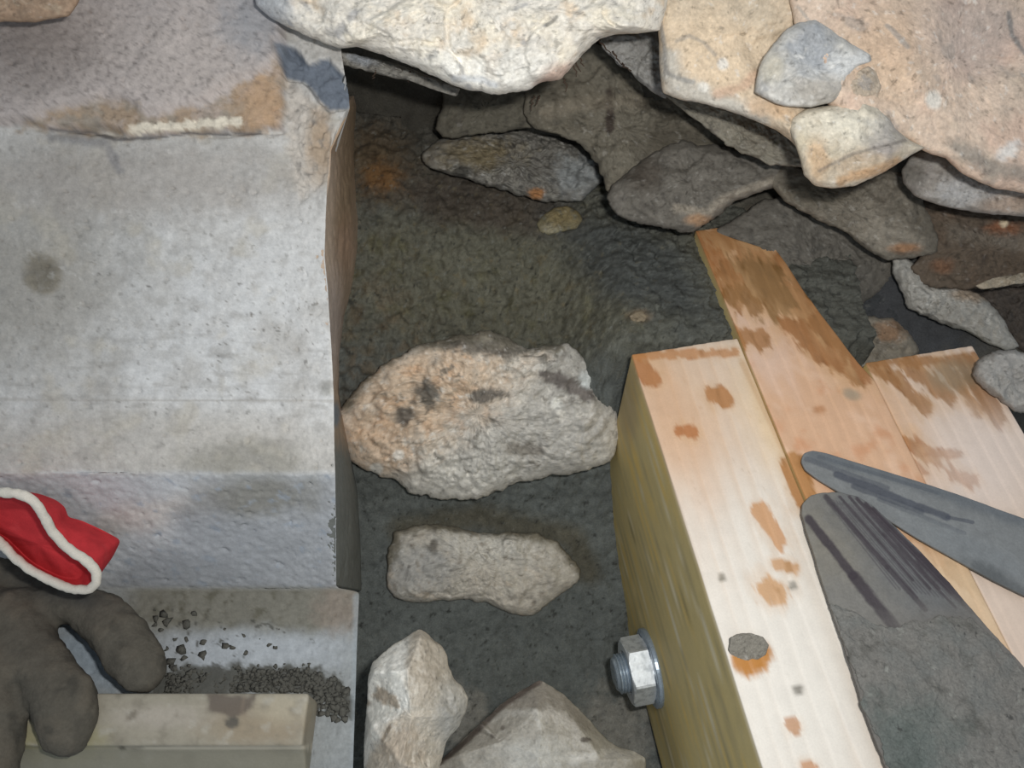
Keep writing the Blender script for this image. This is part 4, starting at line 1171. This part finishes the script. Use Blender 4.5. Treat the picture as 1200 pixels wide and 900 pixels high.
rock('wall_rock', 'pale blue-grey knob of rock set between beige and pinkish rocks', [(886, 92), (892, 72), (905, 52), (920, 36), (935, 26), (955, 22), (972, 32), (985, 42), (1004, 54), (1020, 64), (1022, 72), (1005, 78), (996, 90), (988, 108), (975, 120), (950, 126), (920, 125), (900, 118), (884, 108)],
     .3045, center=(948, 78), bulge=.006, back=.03, lump=.004, lsize=.02, rough=.0014, facet=.003, fsize=.02, edge=1.5, paint=gen((190, 186, 178), (160, 160, 160), extra=x_nub, seed=7), base_col=(192, 188, 180), pw=5, crag=.004, seed=39, cat='rock')


def x_blk(p):
    p.mix((206, 168, 124), .8 * p.blob(958, 185, 12, 24, soft=.6, rag=.6)); p.mix((176, 150, 120), .7 * p.blob(1010, 190, 50, 14, -18, soft=.6, rag=.5)); p.mix((188, 148, 104), .85 * p.line([(985, 212), (1035, 197), (1050, 190)], 6, soft=.6, rag=.7)); p.mix((150, 146, 146), .7 * p.blob(1035, 160, 22, 22, soft=.6, rag=.6)); p.mix((224, 216, 196), .6 * p.blob(985, 145, 40, 20, soft=.7, rag=.5)); p.mix((120, 112, 104), .6 * p.line([(960, 200), (1000, 180), (1060, 165)], 2, soft=.7))


rock('wall_rock', 'cream block with orange underside hanging below the pale knob', [(928, 138), (945, 127), (975, 123), (1000, 116), (1015, 116), (1030, 124), (1043, 138), (1050, 152), (1066, 164), (1084, 173), (1064, 184), (1045, 197), (1020, 210), (998, 219), (975, 221), (954, 217), (942, 205), (938, 188), (930, 165), (924, 150)],
     .3095, center=(990, 170), bulge=.0100, back=.04, lump=.004, lsize=.025, rough=.0013, facet=.004, fsize=.025, edge=1.5, paint=gen((208, 192, 160), (190, 176, 154), extra=x_blk, seed=9), base_col=(204, 192, 170), pw=4.5, crag=.004, seed=41, cat='rock')

rock('wall_rock', 'small tan wedge of rock right of the pale knob', [(990, 92), (1002, 80), (1018, 74), (1028, 84), (1034, 100), (1030, 116), (1016, 118), (1000, 116), (990, 106)], .3070, bulge=.006, back=.02, lump=.002, lsize=.012, rough=.001, paint=gen((196, 160, 126), (150, 146, 144), seed=11), base_col=(184, 166, 144), seed=42, cat='rock')

rock('wall_rock', 'smooth grey rock under the lower edge of the pinkish rock', [(1056, 200), (1066, 184), (1086, 172), (1106, 178), (1122, 200), (1150, 208), (1200, 216), (1270, 222), (1280, 262), (1200, 254), (1160, 251), (1125, 246), (1098, 240), (1072, 230), (1058, 214)],
     .352, center=(1150, 222), bulge=.008, back=.03, lump=.003, lsize=.02, rough=.0011, edge=1.5, paint=gen((158, 152, 146), (176, 172, 168), seed=13, extra=lambda p: (p.mix((186, 186, 186), .7 * p.blob(1130, 225, 30, 14, soft=.6, rag=.6)), p.mix((100, 96, 88), .8 * p.blob(1068, 205, 16, 20, soft=.7)), p.mix((180, 150, 124), .6 * p.blob(1180, 240, 30, 10, soft=.6)))), base_col=(150, 144, 136), seed=43, cat='rock')

D = dict(cat='rock', edge=5, rough=.0020, facet=.003, fsize=.022, grow=1.09, crag=.0035, gain=np.array([1.32, 1.24, 1.12]))
rock('wall_rock', 'blue-grey rock tucked in the notch between cream and beige rocks', [(702, 47), (722, 38), (745, 34), (772, 34), (782, 55), (782, 90), (778, 112), (762, 104), (745, 90), (728, 76), (712, 60)], .352, bulge=.004, back=.03, lump=.003, lsize=.015, paint=gen((136, 138, 142), (110, 110, 112), seed=15), base_col=(126, 128, 130), seed=44, **D)
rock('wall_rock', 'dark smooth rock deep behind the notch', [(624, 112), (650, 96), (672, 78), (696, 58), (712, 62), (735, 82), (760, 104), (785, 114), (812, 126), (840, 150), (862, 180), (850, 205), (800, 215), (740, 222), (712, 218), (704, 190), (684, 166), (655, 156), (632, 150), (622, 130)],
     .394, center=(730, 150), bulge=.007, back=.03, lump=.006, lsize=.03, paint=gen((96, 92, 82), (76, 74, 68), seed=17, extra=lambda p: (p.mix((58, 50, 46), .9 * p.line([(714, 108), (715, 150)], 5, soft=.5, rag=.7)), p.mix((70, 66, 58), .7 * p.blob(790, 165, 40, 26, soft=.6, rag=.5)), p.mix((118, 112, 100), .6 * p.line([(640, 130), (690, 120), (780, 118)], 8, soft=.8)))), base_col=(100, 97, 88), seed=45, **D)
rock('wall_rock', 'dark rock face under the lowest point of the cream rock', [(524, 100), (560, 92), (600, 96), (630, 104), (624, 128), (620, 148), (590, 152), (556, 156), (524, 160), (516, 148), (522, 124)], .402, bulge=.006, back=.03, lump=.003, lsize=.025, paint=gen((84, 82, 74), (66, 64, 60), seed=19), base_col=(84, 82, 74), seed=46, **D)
rock('wall_rock', 'grey underside slab of rock below the beige rock', [(782, 112), (802, 112), (830, 118), (862, 127), (890, 138), (915, 152), (935, 170), (944, 194), (926, 192), (900, 190), (880, 182), (856, 170), (836, 154), (812, 136)], .358, center=(870, 155), bulge=.004, back=.03, lump=.002, lsize=.02, paint=gen((124, 122, 114), (96, 94, 90), seed=21), base_col=(116, 114, 106), seed=47, **D)
rock('wall_rock', 'dark wedge-shaped stone behind the tip of the middle beam', [(717, 230), (726, 214), (742, 202), (760, 188), (780, 176), (800, 168), (830, 172), (862, 180), (890, 186), (914, 192), (918, 204), (908, 216), (880, 226), (856, 234), (842, 248), (826, 262), (800, 267), (772, 262), (745, 256), (726, 246)],
     .386, center=(810, 216), bulge=.009, back=.03, lump=.005, lsize=.025, paint=gen((104, 102, 98), (78, 76, 74), seed=23, extra=lambda p: (p.mix((140, 134, 124), .7 * p.line([(792, 244), (830, 250), (850, 232), (905, 212)], 5, soft=.7, rag=.6)), p.mix((66, 60, 54), .8 * p.blob(755, 205, 20, 18, soft=.6, rag=.6)), p.mix((160, 124, 88), .7 * p.blob(818, 258, 14, 6, soft=.6, rag=.5)))), base_col=(96, 94, 90), seed=48, **D)
rock('wall_rock', 'long grey rock below the orange-bottomed block', [(906, 212), (926, 194), (944, 202), (960, 220), (984, 222), (1010, 214), (1036, 202), (1056, 208), (1070, 228), (1082, 250), (1090, 275), (1090, 292), (1064, 300), (1036, 300), (1016, 290), (990, 270), (956, 254), (924, 236)],
     .383, center=(1000, 250), bulge=.008, back=.03, lump=.004, lsize=.025, paint=gen((112, 108, 100), (88, 84, 78), seed=25, extra=lambda p: (p.mix((130, 126, 118), .7 * p.blob(1040, 275, 36, 16, 20, soft=.6, rag=.6)), p.mix((150, 104, 60), .7 * p.blob(1062, 291, 16, 6, soft=.6, rag=.5)), p.mix((80, 76, 64), .6 * p.blob(960, 225, 40, 14, soft=.6)))), base_col=(104, 100, 92), seed=49, **D)
rock('wall_rock', 'dark brown rock under the grey rock at the right edge', [(1064, 238), (1100, 242), (1150, 250), (1200, 256), (1275, 262), (1280, 330), (1200, 330), (1160, 334), (1115, 336), (1086, 330), (1074, 312), (1092, 292), (1090, 270)],
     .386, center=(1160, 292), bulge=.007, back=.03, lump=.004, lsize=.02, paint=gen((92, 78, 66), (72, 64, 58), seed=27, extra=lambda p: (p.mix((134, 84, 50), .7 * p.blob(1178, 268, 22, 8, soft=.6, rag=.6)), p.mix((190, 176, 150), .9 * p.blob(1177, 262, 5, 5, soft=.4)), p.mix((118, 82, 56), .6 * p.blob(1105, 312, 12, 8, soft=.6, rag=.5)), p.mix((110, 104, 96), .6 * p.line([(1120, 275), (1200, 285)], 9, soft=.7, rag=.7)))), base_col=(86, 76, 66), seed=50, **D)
rock('wall_rock', 'dark rock beside the right end of the middle beam', [(845, 275), (866, 262), (900, 240), (924, 236), (956, 254), (990, 272), (1016, 292), (1040, 302), (1044, 320), (1022, 342), (990, 368), (965, 382), (948, 372), (925, 335), (905, 305), (880, 285)],
     .404, center=(955, 310), bulge=.007, back=.03, lump=.005, lsize=.03, paint=gen((94, 92, 88), (76, 75, 73), seed=29, extra=lambda p: (p.mix((64, 62, 60), .8 * p.blob(946, 320, 10, 8, soft=.5, rag=.7)), p.mix((64, 62, 60), .6 * p.blob(985, 320, 18, 12, soft=.6, rag=.9)))), base_col=(92, 90, 86), seed=51, **D)
rock('wall_rock', 'pale grey crumbling ridge of rock running down toward the right beam', [(1048, 304), (1062, 302), (1074, 312), (1084, 330), (1100, 338), (1122, 336), (1146, 346), (1164, 362), (1176, 384), (1188, 402), (1172, 406), (1152, 398), (1132, 386), (1108, 378), (1086, 370), (1070, 362), (1058, 342)],
     .392, center=(1108, 352), bulge=.008, back=.03, lump=.004, lsize=.015, paint=gen((150, 152, 152), (118, 114, 108), seed=31, extra=lambda p: p.mix((150, 128, 104), .6 * p.blob(1140, 345, 20, 8, soft=.6, rag=.6))), base_col=(138, 138, 136), seed=52, **D)
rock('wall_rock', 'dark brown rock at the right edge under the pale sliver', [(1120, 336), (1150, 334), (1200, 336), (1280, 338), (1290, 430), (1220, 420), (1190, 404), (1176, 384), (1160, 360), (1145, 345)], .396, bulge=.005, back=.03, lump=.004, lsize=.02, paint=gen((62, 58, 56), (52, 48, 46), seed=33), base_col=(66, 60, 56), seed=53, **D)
rock('wall_rock', 'pale sliver of stone sticking out at the right edge', [(1148, 334), (1165, 326), (1190, 322), (1230, 316), (1240, 326), (1205, 331), (1175, 336), (1155, 338)], .368, bulge=.003, back=.012, lump=.001, lsize=.012, paint=gen((150, 140, 124), (124, 116, 104), seed=35), base_col=(140, 132, 118), seed=54, **D)
rock('wall_rock', 'low mottled stone just behind the square end of the right beam', [(966, 376), (985, 370), (1012, 370), (1042, 376), (1062, 388), (1072, 410), (1068, 440), (1010, 446), (985, 425), (972, 400)], .392, bulge=.008, back=.02, lump=.003, lsize=.015, paint=gen((124, 118, 106), (100, 94, 84), seed=37, extra=lambda p: (p.mix((150, 150, 148), .8 * p.blob(985, 395, 14, 24, -20, soft=.6, rag=.6)), p.mix((128, 96, 66), .7 * p.blob(1045, 388, 18, 12, soft=.6, rag=.6)))), base_col=(114, 110, 102), seed=55, **D)
rock('wall_rock', 'round grey stone against the right edge of the pinkish beam', [(1143, 438), (1150, 424), (1164, 415), (1182, 412), (1210, 416), (1235, 430), (1240, 462), (1215, 480), (1190, 480), (1172, 468), (1156, 454)], .350, bulge=.012, back=.02, lump=.002, lsize=.02, paint=gen((142, 142, 144), (120, 120, 120), seed=39), base_col=(134, 134, 134), seed=56, **D)
rock('wall_rock', 'tan rock cut off by the top left corner above the block', [(-60, -60), (100, -60), (98, -10), (90, 8), (80, 20), (66, 22), (40, 26), (10, 25), (-20, 28), (-60, 28)], .296, center=(10, -20), bulge=.008, back=.016, lump=.003, lsize=.02, rough=.0016, edge=2, paint=gen((150, 116, 88), (184, 164, 138), seed=41), base_col=(160, 132, 106), seed=57, cat='rock')
rock('wall_rock', 'crumbly grey rock edge beneath the left end of the cream rock', [(312, 18), (335, 34), (360, 44), (400, 60), (440, 68), (470, 76), (505, 90), (540, 104), (536, 114), (510, 106), (490, 96), (462, 92), (440, 86), (415, 80), (396, 74), (372, 72), (350, 58), (328, 44)], .335, center=(425, 74), bulge=.005, back=.02, lump=.004, lsize=.012, rough=.002, facet=.003, fsize=.008, edge=4, paint=gen((150, 146, 138), (92, 88, 82), seed=43, s3=.004, extra=lambda p: p.mix((150, 156, 164), .7 * p.blob(425, 68, 18, 8, 20, soft=.6, rag=.7))), base_col=(124, 120, 112), seed=58, cat='rock', jag_size=.004)


# dark mortar smear packed between the ridge and the right beam
rock('mortar_fill', 'dark smooth mortar packed between the pale ridge and the right beam', [(962, 372), (985, 362), (1020, 338), (1044, 318), (1060, 338), (1072, 362), (1110, 378), (1150, 396), (1190, 408), (1230, 420), (1230, 450), (1150, 450), (1000, 450), (975, 410)], .408, cat='mortar', center=(1075, 400), bulge=.008, back=.02, lump=.002, lsize=.03, rough=.0008, paint=gen((60, 62, 64), (70, 70, 68), seed=45), base_col=(64, 66, 68), seed=59, mat=M_mortar, edge=1)


# thin roots hanging under the cream rock
def build_roots():
    Vs = []; Fs4 = []; Fs3 = []; o = 0
    spots = [(668, 66, 676, 90, .332), (672, 72, 680, 84, .332), (660, 92, 664, 108, .334), (676, 60, 684, 78, .335), (700, 46, 716, 62, .338), (718, 60, 728, 76, .34), (728, 74, 740, 84, .34), (480, 84, 478, 96, .33), (470, 82, 468, 92, .33), (400, 66, 396, 80, .328), (440, 80, 438, 92, .33), (625, 112, 622, 130, .38), (632, 112, 628, 124, .378)]
    for x0, y0, x1, y1, Z in spots:
        t = np.linspace(0, 1, 9)
        pth = at(x0 + (x1 - x0) * t + rng.normal(0, 1.0, 9), y0 + (y1 - y0) * t, Z + .004 * t)
        V, F = tube(pth, .00045 * (1 - .6 * t), 6)
        Vs.append(V); Fs4.append(F[0] + o); Fs3 += [F[1] + o, F[2] + o]; o += len(V)
    V = np.concatenate(Vs); p = Paint(V, (74, 58, 46), .9)
    ob = put('root_fibres', V, [np.concatenate(Fs4), np.concatenate(Fs3)], p.rgba(), M_root)
    tag(ob, 'thin dry root fibres hanging along the underside of the rocks', 'roots', kind='stuff')


build_roots()


# base under everything
V, F = rbox(.75, .62, .02, (.02, .02, .02), .002)
V = V + np.array([-.33, -.14, -.20])
p = Paint(V, (70, 68, 62), .9); p.var(.02, .2, seed=3)
o = put('floor', V, [F], p.rgba(), M_mortar); tag(o, 'bare earth floor under the wall', 'floor', kind='structure')

# ------------------------------------------------------------------ camera and light
cam = bpy.data.cameras.new('camera'); co = bpy.data.objects.new('camera', cam); COL.objects.link(co)
cam.sensor_width = 36; cam.lens = 28; cam.clip_start = .01; cam.clip_end = 20
co.location = CAMP; co.rotation_euler = (math.radians(90) - PIT, 0, 0)
SC.camera = co

fl = bpy.data.lights.new('camera_flash', 'AREA'); fl.shape = 'RECTANGLE'; fl.size = .022; fl.size_y = .012; fl.energy = .92; fl.color = (1, .985, .95)
fo = bpy.data.objects.new('camera_flash', fl); COL.objects.link(fo)
fo.location = CAMP + VR * .036 + VU * .028 - VF * .004; fo.rotation_euler = co.rotation_euler

w = bpy.data.worlds.new('world'); SC.world = w; w.use_nodes = True
w.node_tree.nodes['Background'].inputs[0].default_value = (.80, .90, 1.0, 1); w.node_tree.nodes['Background'].inputs[1].default_value = .42

SC.view_settings.view_transform = 'Standard'; SC.view_settings.look = 'None'; SC.view_settings.gamma = 1; SC.view_settings.use_curve_mapping = False
SC.view_settings.exposure = 0
